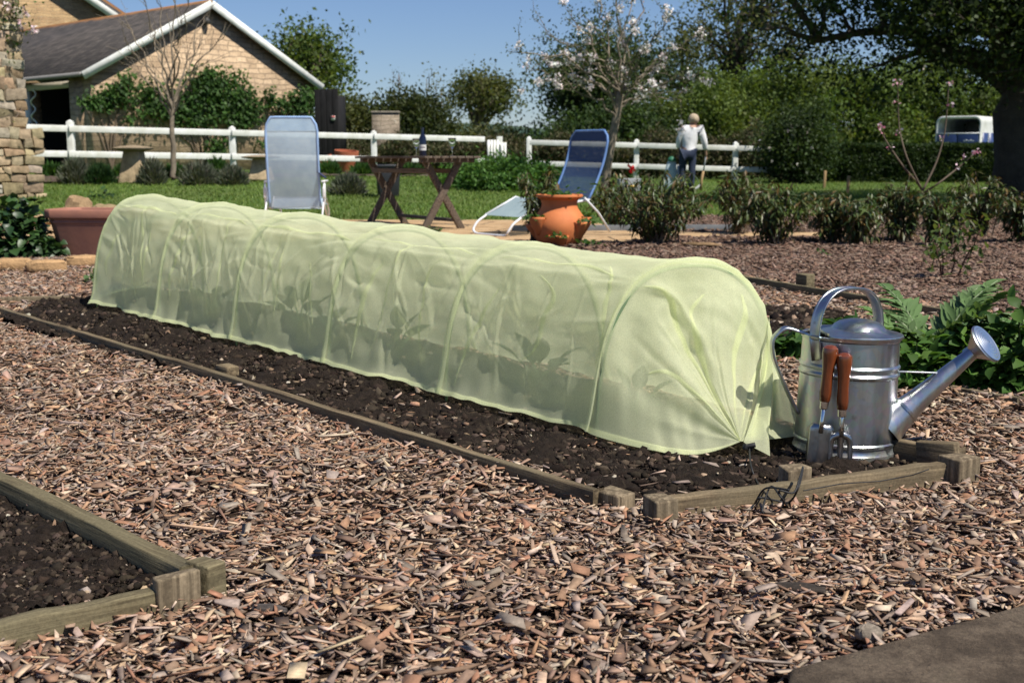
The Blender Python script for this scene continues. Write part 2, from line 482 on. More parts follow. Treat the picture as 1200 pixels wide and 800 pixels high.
def soil_mat():
    t = NT('soil'); t.set(.96, 0, .15); o = t.coord()
    a = t.noise(o, 30, 8, .7); b = t.noise(o, 150, 4)
    c = t.ramp(a, [(.3, (.011, .008, .006)), (.6, (.034, .024, .018)), (.8, (.065, .046, .033))])
    t.base(c); h = t.math('ADD', t.math('MULTIPLY', a, 2.0), b); t.bump(h, 1.0, .012); return t.m
M['soil'] = soil_mat()
def soil_patch(name, quad, nu, nv, zf, rough=.012):
    u = np.linspace(0, 1, nu)[:, None]; v = np.linspace(0, 1, nv)[None, :]
    q = [np.asarray(k, float) for k in quad]
    P = ((1 - u)[..., None] * ((1 - v)[..., None] * q[0] + v[..., None] * q[1]) + u[..., None] * ((1 - v)[..., None] * q[3] + v[..., None] * q[2]))
    x, y = P[..., 0], P[..., 1]
    z = zf(x, y) + rough * (wob(x, y, 9, 3, 2) + .9 * wob(x, y, 24, 3, 5)) + rng.normal(0, rough * .22, x.shape)
    mb = MB(); mb.grid(np.stack([x, y, z], -1)); return tag(mb.build(name, M['soil'], smooth=True), kind='structure')
soil_patch('bed_soil', BED, 260, 110, soil_z)
soil_patch('bed_soil', NB, 120, 90, lambda x, y: .022 + 0 * x)
soil_patch('bare_soil', SP, 60, 60, lambda x, y: .02 + .03 * np.exp(-((x - SP[0][0] - .15) ** 2 + (y - SP[0][1] - .35) ** 2) / .03))

# soil crumbs
ICO_V = np.array([(0, 1, 1.618), (0, -1, 1.618), (0, 1, -1.618), (0, -1, -1.618), (1, 1.618, 0), (-1, 1.618, 0), (1, -1.618, 0), (-1, -1.618, 0), (1.618, 0, 1), (-1.618, 0, 1), (1.618, 0, -1), (-1.618, 0, -1)]) / 1.9
ICO_F = np.array([(0, 1, 8), (0, 8, 4), (0, 4, 5), (0, 5, 9), (0, 9, 1), (1, 6, 8), (8, 6, 10), (8, 10, 4), (4, 10, 2), (4, 2, 5), (5, 2, 11), (5, 11, 9), (9, 11, 7), (9, 7, 1), (1, 7, 6), (3, 6, 7), (3, 7, 11), (3, 11, 2), (3, 2, 10), (3, 10, 6)])
def in_quad(n, quad):
    u = rng.uniform(0, 1, n)[:, None]; v = rng.uniform(0, 1, n)[:, None]; q = [np.asarray(k, float) for k in quad]
    return (1 - u) * ((1 - v) * q[0] + v * q[1]) + u * ((1 - v) * q[3] + v * q[2])
def crumbs(quad, n, zf, smin, smax):
    P = in_quad(n, quad); s = smin * (smax / smin) ** (rng.uniform(0, 1, n) ** 4.0)
    z = zf(P[:, 0], P[:, 1]) + s * .1
    V = ICO_V[None] * (1 + rng.normal(0, .42, (n, 12, 3))) * s[:, None, None] * rng.uniform(.5, 1.4, (n, 1, 3)) * np.array([1, 1, .7])
    V = V + np.stack([P[:, 0], P[:, 1], z], -1)[:, None]
    F = (np.arange(n)[:, None, None] * 12 + ICO_F[None]).reshape(-1, 3)
    c = pick([(.022, .016, .012), (.042, .030, .022), (.075, .054, .040), (.014, .010, .008), (.030, .022, .017)], n)
    k = rng.random(n) < .03; c[k] = pick([(.34, .25, .18), (.22, .15, .10), (.42, .35, .28)], int(k.sum()))
    return V.reshape(-1, 3), F, np.repeat(c, 12, 0)
parts = [crumbs(BED, 70000, soil_z, .0016, .015), crumbs(NB, 24000, lambda x, y: .024 + 0 * x, .0013, .011),
         crumbs(SP, 6500, lambda x, y: .03 + 0 * x, .004, .03)]
off = 0; VV = []; FF = []; CC = []
for v, f, c in parts:
    VV.append(v); FF.append(f + off); CC.append(c); off += len(v)
M['crumb'] = colmat('crumb', .96, .1, 220, .4, .5, .002)
tag(obj('soil_crumbs', np.concatenate(VV), np.concatenate(FF), M['crumb'], col=np.concatenate(CC)), 'dark crumbs of dug soil in the timber edged beds', 'soil', kind='stuff')

# ---- mulch base sheets
def mulch_base():
    t = NT('mulch_floor'); t.set(.95, 0, .1); o = t.coord()
    a = t.noise(t.mapped(o, (60, 60, 60)), 1, 6, .7, 1.0)
    t.base(t.ramp(a, [(.3, (.02, .013, .009)), (.6, (.085, .055, .038)), (.8, (.17, .12, .085))])); t.bump(a, 1, .02); return t.m
def poly_sheet(name, poly, z, m, kind='structure', thick=0):
    V = [(p[0], p[1], z) for p in poly]; F = [tuple(range(len(poly)))]
    o = obj(name, V, F, m); tag(o, kind=kind); return o
MUL = [(-9, .4), (9, .4), (9, 12.2), (9, 15.2), (2.0, 15.2), (1.25, 12.4), (1.0, 10.6), (-3.4, 10.6), (-4.4, 9.2), (-6.5, 8.6), (-9, 7.0)]
poly_sheet('mulch_path', MUL, .004, mulch_base())

# ---- chips: real little slivers of wood
def chips(P, z0, L, wr, tilt, pal, th):
    n = len(P); L = np.asarray(L)
    w = L * wr * rng.uniform(.6, 1.5, n); h = th * rng.uniform(.5, 1.6, n)
    a = rng.uniform(0, 2 * PI, n); tx = rng.normal(0, tilt, n); ty = rng.normal(0, tilt, n)
    B = np.array([(-1, -1, -1), (1, -1, -1), (1, 1, -1), (-1, 1, -1), (-1, -1, 1), (1, -1, 1), (1, 1, 1), (-1, 1, 1)], float) * .5
    V = np.tile(B, (n, 1, 1)); J = rng.normal(0, .11, (n, 4, 2))
    V[:, :4, :2] += J; V[:, 4:, :2] += J + rng.normal(0, .06, (n, 4, 2))
    tp = rng.uniform(.15, 1.1, n); V[:, [1, 2, 5, 6], 1] *= tp[:, None]
    V[:, :, 2] += rng.normal(0, .25, (n, 1)) * V[:, :, 0] ** 2 * 2
    V = V * np.stack([L, w, h], -1)[:, None]
    ca, sa = np.cos(a), np.sin(a)
    cx, sx, cy, sy = np.cos(tx), np.sin(tx), np.cos(ty), np.sin(ty)
    y = V[..., 1] * cx[:, None] - V[..., 2] * sx[:, None]; z = V[..., 1] * sx[:, None] + V[..., 2] * cx[:, None]; x = V[..., 0]
    x2 = x * cy[:, None] + z * sy[:, None]; z = -x * sy[:, None] + z * cy[:, None]
    X = x2 * ca[:, None] - y * sa[:, None]; Y = x2 * sa[:, None] + y * ca[:, None]
    V = np.stack([X + P[:, 0, None], Y + P[:, 1, None], z + z0[:, None]], -1)
    F = (np.arange(n)[:, None, None] * 8 + np.array([(0, 3, 2, 1), (4, 5, 6, 7), (0, 1, 5, 4), (1, 2, 6, 5), (2, 3, 7, 6), (3, 0, 4, 7)])[None]).reshape(-1, 4)
    c = (pick(pal, n, .3) * .76 + .24 * np.array([.34, .24, .165])) * (.93 if pal is PAL_PATH else .76)
    return V.reshape(-1, 3), F, np.repeat(c, 8, 0)
PAL_PATH = [(.50, .355, .26), (.60, .46, .355), (.40, .315, .26), (.31, .25, .21), (.45, .26, .15), (.36, .19, .105), (.24, .13, .08), (.14, .08, .052), (.08, .05, .036), (.29, .18, .125), (.62, .44, .29), (.20, .155, .13), (.37, .24, .175), (.33, .15, .085)]
PAL_BACK = [(.30, .175, .125), (.21, .11, .075), (.16, .08, .055), (.11, .058, .04), (.07, .04, .03), (.38, .27, .21), (.25, .17, .135), (.19, .095, .062)]
def band(y0, y1, dens, side=.35, back=False):
    A = (y1 - y0) * 2 * (.45 * y1 + side); n = int(A * dens)
    y = rng.uniform(y0, y1, n); x = rng.uniform(-1, 1, n) * (.45 * y1 + side)
    k = np.abs(x) < .45 * y + side; x, y = x[k], y[k]
    ok = inpoly(x, y, MUL)
    for pl in (BED, NB, SP): ok &= ~(inpoly(x, y, pl) & (rng.random(len(x)) > .03))
    ok &= ~inpoly(x, y, SLAB); ok &= ~inpoly(x, y, PATIO)
    x, y = x[ok], y[ok]
    # which side of the board that bounds the bark bed
    e = [np.array((1.0, 8.6))] + [np.asarray(p) for p in MUL_EDGE]
    ey = np.array([p[1] for p in e])[::-1]; ex = np.array([p[0] for p in e])[::-1]
    inb = x > np.interp(y, ey, ex, left=3.4, right=.9)
    inb |= y > 8.8
    k = inb if back else ~inb
    return np.stack([x[k], y[k]], -1)
def mound(P):
    return .014 + .012 * wob(P[:, 0], P[:, 1], 2.2, 3, 4)
chunks = []
for (y0, y1, dens, l0, l1, th) in ((1.5, 2.4, 9800, .008, .052, .0020), (2.4, 3.4, 7600, .008, .052, .0024), (3.4, 5.2, 4000, .012, .056, .003), (5.2, 10.7, 2200, .017, .066, .004)):
    P = band(y0, y1, dens); n = len(P)
    L = l0 + (l1 - l0) * rng.beta(1.25, 3.4, n)
    wr = np.where(rng.random(n) < .25, .14, .36)
    chunks.append(chips(P, np.maximum(.006, mound(P) + rng.uniform(-.011, .012, n)), L, wr, .29, PAL_PATH, th))
    P = band(y0, y1, dens * .004); n = len(P)
    chunks.append(chips(P, mound(P) + .012 + rng.uniform(-.004, .006, n), rng.uniform(.04, .085, n), .085, .12, PAL_PATH, th * 1.5))
    P = band(y0, y1, dens * .007); n = len(P)
    chunks.append(chips(P, mound(P) + .010 + rng.uniform(-.004, .006, n), rng.uniform(.028, .05, n), .42, .2, PAL_PATH, th * 1.1))
def join(ch):
    o = 0; A = []; B = []; C = []
    for v, f, c in ch: A.append(v); B.append(f + o); C.append(c); o += len(v)
    return np.concatenate(A), np.concatenate(B), np.concatenate(C)
M['chip'] = colmat('chip', .8, .3, 130, .3, .35, .0015)
V, F, C = join(chunks)
tag(obj('wood_chips', V, F, M['chip'], col=C), 'pale brown and grey wood chips covering the path between the beds', 'wood chips', kind='stuff')
chunks = []
for (y0, y1, dens, l0, l1) in ((3.4, 6.5, 3000, .014, .05), (6.5, 9.5, 1900, .02, .065), (9.5, 15.2, 900, .03, .09)):
    P = band(y0, y1, dens, back=True); n = len(P)
    L = l0 + (l1 - l0) * rng.beta(1.4, 3.2, n)
    chunks.append(chips(P, np.maximum(.008, mound(P) + rng.uniform(-.012, .014, n)), L, .38, .27, PAL_BACK, .006))
V, F, C = join(chunks)
tag(obj('bark_mulch', V, F, M['chip'], col=C), 'reddish brown bark mulch round the row of dark shrubs', 'bark mulch', kind='stuff')

# ---- patio and paving
def patio_mat():
    t = NT('sandstone'); t.set(.9, 0, .2); o = t.coord()
    v = t.new('ShaderNodeTexVoronoi', feature='DISTANCE_TO_EDGE'); v.inputs['Scale'].default_value = 1.5; t.link(o, v.inputs['Vector'])
    n = t.noise(o, 5, 7, .7); f = t.noise(o, 60, 4)
    c = t.ramp(n, [(.3, (.28, .17, .085)), (.55, (.46, .31, .17)), (.75, (.52, .40, .26))])
    c = t.mix(t.ramp(v.outputs[0], [(.012, (1, 1, 1)), (.03, (0, 0, 0))]), c, (.12, .085, .05))
    t.base(c); t.bump(t.math('ADD', n, f), .5, .015); return t.m
poly_sheet('patio', PATIO, .012, patio_mat())
def slab_mat():
    t = NT('paving_stone'); t.set(.9, 0, .25); o = t.coord()
    n = t.noise(o, 9, 8, .72); f = t.noise(o, 160, 5, .7)
    c = t.ramp(n, [(.32, (.034, .024, .016)), (.5, (.085, .062, .042)), (.6, (.14, .105, .073)), (.75, (.055, .046, .028))])
    c = t.mix(1.0, c, t.ramp(f, [(.3, (.6, .6, .6)), (.7, (1.25, 1.25, 1.25))]), 'MULTIPLY')
    t.base(c); t.bump(t.math('ADD', n, t.math('MULTIPLY', f, .6)), .7, .01); return t.m
pl = [np.asarray(p, float) for p in SLAB]; nP = len(pl)
V = [(p[0], p[1], .028) for p in pl] + [(p[0], p[1], -.03) for p in pl]
o = obj('paving_slab', V, [tuple(range(nP))[::-1]] + [(i, (i + 1) % nP, (i + 1) % nP + nP, i + nP) for i in range(nP)], slab_mat())
b = o.modifiers.new('bevel', 'BEVEL'); b.width = .008; b.segments = 2
tag(o, kind='structure')

# ---- lawn blades
n = 150000
y = rng.uniform(13.6, 31.5, n); x = rng.uniform(-1, 1, n) * (.47 * y + 1.0)
ok = ~inpoly(x, y, PATIO) & ~inpoly(x, y, MUL) & (y > np.where(x < 0, 14.2, 15.0))
ok &= ~((y > 27.3) & (x < -3)) & (rng.random(n) < np.clip(22 / y, .3, 1))
x, y = x[ok], y[ok]; n = len(x)
Cc = np.stack([x, y, ter(x, y) - .004], -1); D = nrm(np.stack([rng.normal(0, .45, n), rng.normal(0, .45, n), np.ones(n)], -1)); N = rdir(n)
patch = wob(x, y, .5, 3, 6)
cols = pick([(.13, .20, .038), (.16, .235, .05), (.20, .26, .075)], n) * (1 + .25 * patch[:, None])
leaf_obj('grass', M['leaf'], None, Cc, D, N, rng.uniform(.03, .065, n), rng.uniform(.012, .022, n), cols, world=False)
tag(bpy.data.objects['grass'], 'short green mown lawn grass', 'grass', kind='stuff')

# ============================================================ BUILDINGS
M['slate'] = None
def roof_mat():
    t = NT('roof_tiles'); t.set(.85, 0, .25); o = t.coord()
    b = t.new('ShaderNodeTexBrick'); b.offset = .5; b.inputs['Scale'].default_value = 1; b.inputs['Brick Width'].default_value = .26; b.inputs['Row Height'].default_value = .17
    b.inputs['Mortar Size'].default_value = .008; b.inputs['Color1'].default_value = (.088, .080, .074, 1); b.inputs['Color2'].default_value = (.052, .049, .047, 1); b.inputs['Mortar'].default_value = (.012, .01, .01, 1)
    t.link(o, b.inputs['Vector'])
    n = t.noise(o, 3, 6, .7)
    c = t.mix(1.0, b.outputs['Color'], t.ramp(n, [(.3, (.6, .6, .6)), (.7, (1.35, 1.25, 1.2))]), 'MULTIPLY')
    s = t.new('ShaderNodeSeparateXYZ'); t.link(o, s.inputs[0])
    # lichen along the ridge (local y = up the slope)
    ed = t.math('ADD', s.outputs[1], t.math('MULTIPLY', n, .5))
    c = t.mix(t.ramp(t.math('MULTIPLY', ed, .2), [(.80, (0, 0, 0)), (.86, (.9, .9, .9))]), c, (.32, .14, .035))
    t.base(c)
    w = t.new('ShaderNodeTexWave', wave_type='BANDS', bands_direction='Y', wave_profile='SAW'); w.inputs['Scale'].default_value = 1 / .17 / 3.183 * .5 * 2; w.inputs['Distortion'].default_value = .3
    t.link(o, w.inputs['Vector'])
    t.bump(t.math('ADD', t.math('MULTIPLY', b.outputs['Fac'], -.8), t.math('MULTIPLY', w.outputs['Fac'], .6)), .8, .03); return t.m
M['roof'] = roof_mat()
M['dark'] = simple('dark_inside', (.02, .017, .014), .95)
M['wood_dark'] = timber('black_boards', (.022, .021, .022), (.012, .011, .011), axis=2)

# barn: gable towards the camera; the long open side runs back to the left
zE = 2.72                                                      # eaves
p1 = AT(97, 86, 1.0); 
def at_z(px, py, z):
    d = ray(px, py); return CAMP + d * ((z - CAM_H) / d[2])
B1 = at_z(94, 86, zE); B2 = at_z(372, 101, zE)
gd = nrm((B2 - B1)[:2]); gw = float(np.linalg.norm((B2 - B1)[:2])); ang = math.atan2(gd[1], gd[0])
OV = .28
barn = empty('barn', (B1[0], B1[1], .44), ang, 'long stone barn with dark tiled roof and white bargeboards behind the fence', 'barn')
zb = zE - .44                                                  # local eaves height
d_ = ray(243, 4); apx = None
# apex: on the gable plane above its middle
apz = None
mid = (B1 + B2) / 2; nrm_g = np.array([gd[1], -gd[0], 0])
t_ = np.dot(mid - CAMP, nrm_g) / np.dot(d_, nrm_g); apx = CAMP + d_ * t_
xa = float(np.dot((apx - B1)[:2], gd)); za = float(apx[2]) - .44
x0, x1, LEN = OV, gw - OV, 14.0
sl = (za - zb) / xa; sr = (za - zb) / (gw - xa)
TH_W = .45
def wall_poly(pts, y0, y1): # extruded outline in local xz
    n = len(pts); V = [(x, y0, z) for x, z in pts] + [(x, y1, z) for x, z in pts]
    F = [tuple(range(n)), tuple(range(2 * n - 1, n - 1, -1))] + [(i, i + n, (i + 1) % n + n, (i + 1) % n) for i in range(n)]
    return V, F
mb = MB()
mb.add(*wall_poly([(x0, -.6), (x1, -.6), (x1, zb + sr * OV - .05), (xa, za - .06), (x0, zb + sl * OV - .05)], 0, TH_W))
mb.build('gable_wall', M['stone_wall'], barn)
mb = MB(); mb.box((x1 - TH_W / 2, LEN / 2 + .3, (zb - .6) / 2), (TH_W, LEN - .3, zb + .6)); mb.build('rear_wall', M['stone_wall'], barn)
mb = MB(); mb.box((x0 + TH_W / 2, .45 + .35, (zb - .65) / 2), (TH_W, .70, zb + .55)); mb.build('corner_pier', M['stone_wall'], barn)
mb = MB(); mb.box((x0 + .08, .80 + 2.75, .6), (.14, .16, zb + .6)); mb.build('door_post', M['white_paint'], barn)
mb = MB(); mb.box((x0 + TH_W / 2, 8.2, (zb - .65) / 2), (TH_W, 9.2, zb + .55)); mb.build('side_wall', M['stone_wall'], barn)
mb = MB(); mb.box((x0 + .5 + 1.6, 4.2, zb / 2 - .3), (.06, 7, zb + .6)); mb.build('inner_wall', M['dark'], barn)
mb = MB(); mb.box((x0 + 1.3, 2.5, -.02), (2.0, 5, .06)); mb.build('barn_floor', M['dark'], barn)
mb = MB(); mb.box((x0 + .09, 2.1, zb - .19), (.10, 3.6, .16)); mb.build('lintel', simple('lintel_paint', (.5, .44, .36), .7, bump=.2), barn)
# spiral hose hanging in the doorway
hz = np.linspace(0, 1, 90)
mb = MB(); mb.tube(np.stack([x0 - .03 + .05 * np.sin(hz * 30), 2.95 + .07 * np.cos(hz * 30) + .1 * np.sin(hz * 5), zb - .25 - hz * 1.75], -1), .02, 6); mb.build('hose', M['white_paint'], barn, smooth=True)
aL = math.atan(sl); aR = math.atan(sr)
for side, a, run in (('L', aL, xa), ('R', aR, gw - xa)):
    hyp = run / math.cos(a) ; 
    V = []; 
    mbr = MB(); mbr.box((LEN / 2, hyp / 2, 0), (LEN + .36, hyp + .02, .09))
    ro = mbr.build('roof', M['roof'], barn)
    # local x along the ridge, local y up the slope
    if side == 'L':
        Mx = Matrix(((0, math.cos(a), -math.sin(a), 0), (1, 0, 0, -.18), (0, math.sin(a), math.cos(a), zb + .03), (0, 0, 0, 1)))
        Mx = Matrix(((0, math.cos(a), -math.sin(a), 0), (-1, 0, 0, LEN), (0, math.sin(a), math.cos(a), zb + .03), (0, 0, 0, 1)))
    else:
        Mx = Matrix(((0, -math.cos(a), math.sin(a), gw), (1, 0, 0, 0), (0, math.sin(a), math.cos(a), zb + .03), (0, 0, 0, 1)))
    ro.matrix_local = Mx
    mbb = MB()
    if side == 'L': mbb.bar((-.03, -.20, zb - .06), (xa + .0, -.20, za - .035), .035, .19, up=(-math.sin(a), 0, math.cos(a)))
    else: mbb.bar((gw + .03, -.20, zb - .06), (xa + .0, -.203, za - .035), .035, .19, up=(math.sin(a), 0, math.cos(a)))
    mbb.build('bargeboard', M['white_paint'], barn)
mb = MB(); mb.tube([(-.06, -.15, zb - .03), (-.06, LEN, zb - .03)], .055, 8); mb.build('gutter', simple('gutter_paint', (.22, .21, .2), .5, bump=0), barn)
mb = MB(); mb.lathe([(.02, 0), (.07, .02), (.09, .1), (.05, .17), (.01, .19)], 12, (xa - .1, -.1, za - .55)); mb.build('lamp', simple('lamp_metal', (.05, .05, .05), .5), barn)
def barn_pt(px, py, off=.0):                                   # point on the gable plane
    d = ray(px, py); t = np.dot(B1 - CAMP, nrm_g) / np.dot(d, nrm_g)
    return CAMP + d * t + nrm_g * off

# far house behind the barn
hb = AT(20, 40, 50.0)
fh = empty('stone_house', (hb[0] - 1.0, 50, .5), rad(6), 'taller stone house with white bargeboard rising behind the barn roof', 'house')
mb = MB(); mb.add(*wall_poly([(-6, -1), (5.2, -1), (5.2, 5.8), (-.4, 9.6), (-6, 5.8)], 0, 8)); mb.build('wall', M['stone_far'], fh)
for s_, xa_, xb_ in ((1, 5.6, -.4), (-1, -6.4, -.4)):
    za_, zb_ = 5.55, 9.72
    mb = MB(); mb.add([(xa_, -.3, za_), (xa_, 8.3, za_), (xb_, 8.3, zb_), (xb_, -.3, zb_), (xa_, -.3, za_ + .14), (xa_, 8.3, za_ + .14), (xb_, 8.3, zb_ + .14), (xb_, -.3, zb_ + .14)],
        [(0, 1, 2, 3), (7, 6, 5, 4), (0, 4, 5, 1), (1, 5, 6, 2), (2, 6, 7, 3), (3, 7, 4, 0)]); mb.build('roof', M['roof'], fh)
    mb = MB(); mb.bar((xa_, -.33, za_ - .05), (xb_, -.33 - .004 * s_, zb_ - .05), .05, .3); mb.build('bargeboard', M['white_paint'], fh)

# house corner at the left edge: squared rubble, built stone by stone
hc0 = TG(38, 231)
hc = empty('house_corner', (hc0[0], hc0[1], hc0[2] - .05), ang, 'weathered corner of a golden stone house wall with rose stems', 'house wall')
mb = MB(); z = 0.0; rowi = 0
while z < 4.6:
    h = rng.uniform(.08, .17) if z > 1.0 else rng.uniform(.10, .20)
    out = 0.0 if z > 1.05 else .17
    x = out + rng.uniform(-.015, .015); first = True
    while x > -2.4:
        w = rng.uniform(.11, .34); g = .010
        dpt = rng.uniform(-.012, .012) + (out * .6)
        c_ = pick([(.42, .315, .20), (.34, .25, .155), (.46, .36, .245), (.28, .215, .14), (.38, .275, .165), (.40, .345, .265)], 1)[0]
        mb.box((x - w / 2, .3 - dpt, z + h / 2), (w - g, .62, h - g), (0, rng.normal(0, .02), rng.normal(0, .02)), col=c_, jit=.014)
        x -= w
    z += h; rowi += 1
o = mb.build('wall', M['stone_rough'], hc, usecol=True, bevel=.009, seg=2)
mb = MB(); mb.box((-1.215, .31, 2.2), (2.38, .60, 4.6)); mb.build('wall_core', simple('mortar', (.33, .26, .17), .95, bump=.4), hc)
mb = MB(); mb.box((-.24, 3.2, 2.2), (.42, 5.2, 4.5)); mb.build('side_wall', M['stone_far'], hc)
# eave peeking: none. rose stems on it
# ============================================================ FENCES, GATE
def fence(label, posts, rails, name='rail_fence'):
    """posts: list of (px, ytop, Y); rails: list of (y at both ends) per run"""
    P0 = AT(posts[0][0], posts[0][1], posts[0][2])
    e = empty(name, (P0[0], P0[1], float(ter(P0[0], P0[1]))), 0, label, 'fence')
    for px, yt, Y in posts:
        p = AT(px, yt, Y); zg = float(ter(p[0], p[1])) - .1
        mb = MB(); mb.box((p[0], p[1], (p[2] + zg) / 2), (.125, .125, p[2] - zg), (0, rng.normal(0, .01), rng.normal(0, .05)))
        mb.add([(p[0] - .0625, p[1] - .0625, p[2] + .003), (p[0] + .0625, p[1] - .0625, p[2] + .003), (p[0] + .0625, p[1] + .0625, p[2] + .003), (p[0] - .0625, p[1] + .0625, p[2] + .003), (p[0], p[1], p[2] + .05)], [(0, 1, 4), (1, 2, 4), (2, 3, 4), (3, 0, 4), (3, 2, 1, 0)])
        mb.build('post', M['white_paint'], e, True, bevel=.01)
    for (pa, ya, Ya), (pb, yb, Yb) in rails:
        a = AT(pa, ya, Ya); b = AT(pb, yb, Yb); a[1] -= .11; b[1] -= .11
        n = 12; t = np.linspace(0, 1, n)[:, None]; P = a + (b - a) * t; P[:, 2] += rng.normal(0, .006, n)
        mb = MB()
        for i in range(n - 1): pass
        mb.bar(a, b, .045, .125)
        mb.build('rail', M['white_paint'], e, True, bevel=.008)
    return e
def Yl(px): return 23.3 + (px - 40) / 530 * 5.7
lp = [(82, 143, Yl(82)), (272, 150, Yl(272)), (438, 155, Yl(438))]
def lrail(pxa, pxb, which):
    f = (lambda p: 150 + (p - 40) / 530 * 13.5) if which == 0 else (lambda p: 180 + (p - 40) / 530 * 8.5)
    return ((pxa, f(pxa), Yl(pxa)), (pxb, f(pxb), Yl(pxb)))
fence('white post and rail fence running in front of the stone barn', lp,
      [lrail(*s, w) for w in (0, 1) for s in ((8, 81), (83, 271), (273, 437), (439, 568))])
rp = [(620, 162, 30.2), (746, 165, 30), (862, 168, 30)]
def rrail(a, b, w):
    f = (lambda p: 167 + (p - 620) / 285 * 8) if w == 0 else (lambda p: 191.5 + (p - 620) / 285 * 8)
    return ((a, f(a), 30), (b, f(b), 30))
fence('white post and rail fence behind the person in white', rp, [rrail(*s, w) for w in (0, 1) for s in ((621, 745), (747, 861), (863, 908))])
g0 = AT(586, 195, 29.2)
ge = empty('picket_gate', (g0[0], g0[1], float(ter(g0[0], g0[1]))), 0, 'small white picket gate at the end of the barn fence', 'gate')
for i, px in enumerate((572.5, 576, 579.5, 583, 588.5, 592)):
    a = AT(px, 164 if i < 4 else 167, 29.0 + .06 * i); b = AT(px, 196, 29.0 + .06 * i); mb = MB()
    mb.bar(b, a, .06, .022, up=(0, 1, 0)); mb.build('picket', M['white_paint'], ge, True)
a = AT(585.5, 160, 29.3); mb = MB(); mb.box((a[0], a[1] + .05, (a[2] + .1) / 2), (.14, .14, a[2] - .1)); mb.build('post', M['white_paint'], ge, True, bevel=.008)
for yy in (169, 189):
    a = AT(571, yy, 29.08); b = AT(593, yy, 29.4); mb = MB(); mb.bar(a, b, .03, .07); mb.build('rail', M['white_paint'], ge, True)

# ============================================================ TIMBER EDGING
M['timber'] = timber('timber', (.22, .165, .10), (.11, .08, .048), (.145, .115, .07))
M['timber_green'] = timber('timber_green', (.20, .165, .095), (.10, .08, .045), (.14, .118, .068))
M['timber_end'] = timber('timber_end', (.24, .185, .12), (.11, .082, .052), (.155, .122, .078), axis=2)
def board(a, b, zt, zb_, thick, label, side=1, mat='timber', nseg=24, name='edging_board', wave=.004):
    """a long board on edge; a,b = ground points of the visible top edge line"""
    a = np.array([a[0], a[1], 0.]); b = np.array([b[0], b[1], 0.]); L = np.linalg.norm(b - a); d = (b - a) / L; ang = math.atan2(d[1], d[0])
    za, zc = (zt, zt) if np.isscalar(zt) else zt
    e = empty(name, (a[0], a[1], 0), ang, label, 'garden edging')
    t = np.linspace(0, 1, nseg); lat = wave * np.sin(t * 7 + 1) + rng.normal(0, wave * .15, nseg)
    P = []
    for i, u in enumerate(t):
        zz = za + (zc - za) * u + rng.normal(0, .0012); y0 = lat[i]; y1 = lat[i] + thick * side
        P.append([(u * L, y0, zb_), (u * L, y0, zz), (u * L, y1, zz - .001), (u * L, y1, zb_)])
    mb = MB(); P = np.array(P); mb.grid(P, closed=True)
    mb.f.append((0, 1, 2, 3)); k = (nseg - 1) * 4; mb.f.append((k + 3, k + 2, k + 1, k))
    o = mb.build('board', M[mat], e, bevel=.004, seg=2)
    return e
def peg(c, z, size, rz, label, mat='timber_end', tilt=(0, 0), name='timber_peg'):
    e = MB(); w, l = size; e.box((0, 0, (z - .12) / 2), (w, l, z + .12), (tilt[0], tilt[1], 0), jit=.0015)
    o = e.build(name, M[mat], None, bevel=.004, seg=2); o.location = (c[0], c[1], 0); o.rotation_euler = (0, 0, rz)
    return tag(o, label, 'wooden peg')
def aof(a, b): return math.atan2(b[1] - a[1], b[0] - a[0])
# long board left of the tunnel
la, lb = G(699, 574, .044), G(-8, 358, .046)
board(la, lb, (.044, .046), -.05, .026, 'long narrow edging board along the dark soil beside the green net tunnel', side=-1, wave=.007, nseg=40)
r_l = aof(la, lb)
c = G(722, 580, .04); peg(c + np.array([.0, .03, 0]), .042, (.075, .055), r_l, 'low wooden peg at the front end of the long edging board')
c = G(267, 433, .04); peg(c, .055, (.075, .05), r_l, 'small wooden peg halfway along the long edging board', 'timber')
# front board under the watering can
fa, fb = G(770, 587, .05), G(1117, 543, .055)
board(fa, fb, (.05, .058), -.05, .032, 'weathered front edging board before the watering can, cord tangled over it', side=1, wave=.003, nseg=20)
r_f = aof(fa, fb)
c = G(775, 585, .06); peg(c + np.array([0, .012, 0]), .062, (.05, .06), r_f, 'square wooden peg at the open corner of the tunnel bed', 'timber_end')
c = G(934, 548, .07); peg(c + np.array([0, .02, 0]), .068, (.062, .045), r_f, 'wooden peg behind the front board, left of the trowel', 'timber_end')
c = G(1130, 538, .07); peg(c + np.array([0, .03, 0]), .07, (.072, .062), r_f + .1, 'thick wooden corner peg right of the watering can', 'timber_end')
sa, sb = G(1126, 526, .06), np.array(G(930, 497, .05))
sb2 = sa + (np.array([sb[0], sb[1], .05]) - sa) * 1.0
board(sa, sb2, (.06, .045), -.05, .03, 'edging board running back behind the watering can', side=-1, wave=.004, nseg=16)
c = G(1104, 520, .075); peg(c, .08, (.10, .035), aof(sa, sb2), 'split wooden peg lying against the board behind the corner peg', 'timber', tilt=(0, .12))
# back board of the bed at the far left
ba, bb = G(-10, 352, .03), G(82, 350, .03)
board(ba, bb, .045, -.05, .03, 'pale edging board across the far end of the tunnel bed', side=1, mat='timber_end', nseg=10)
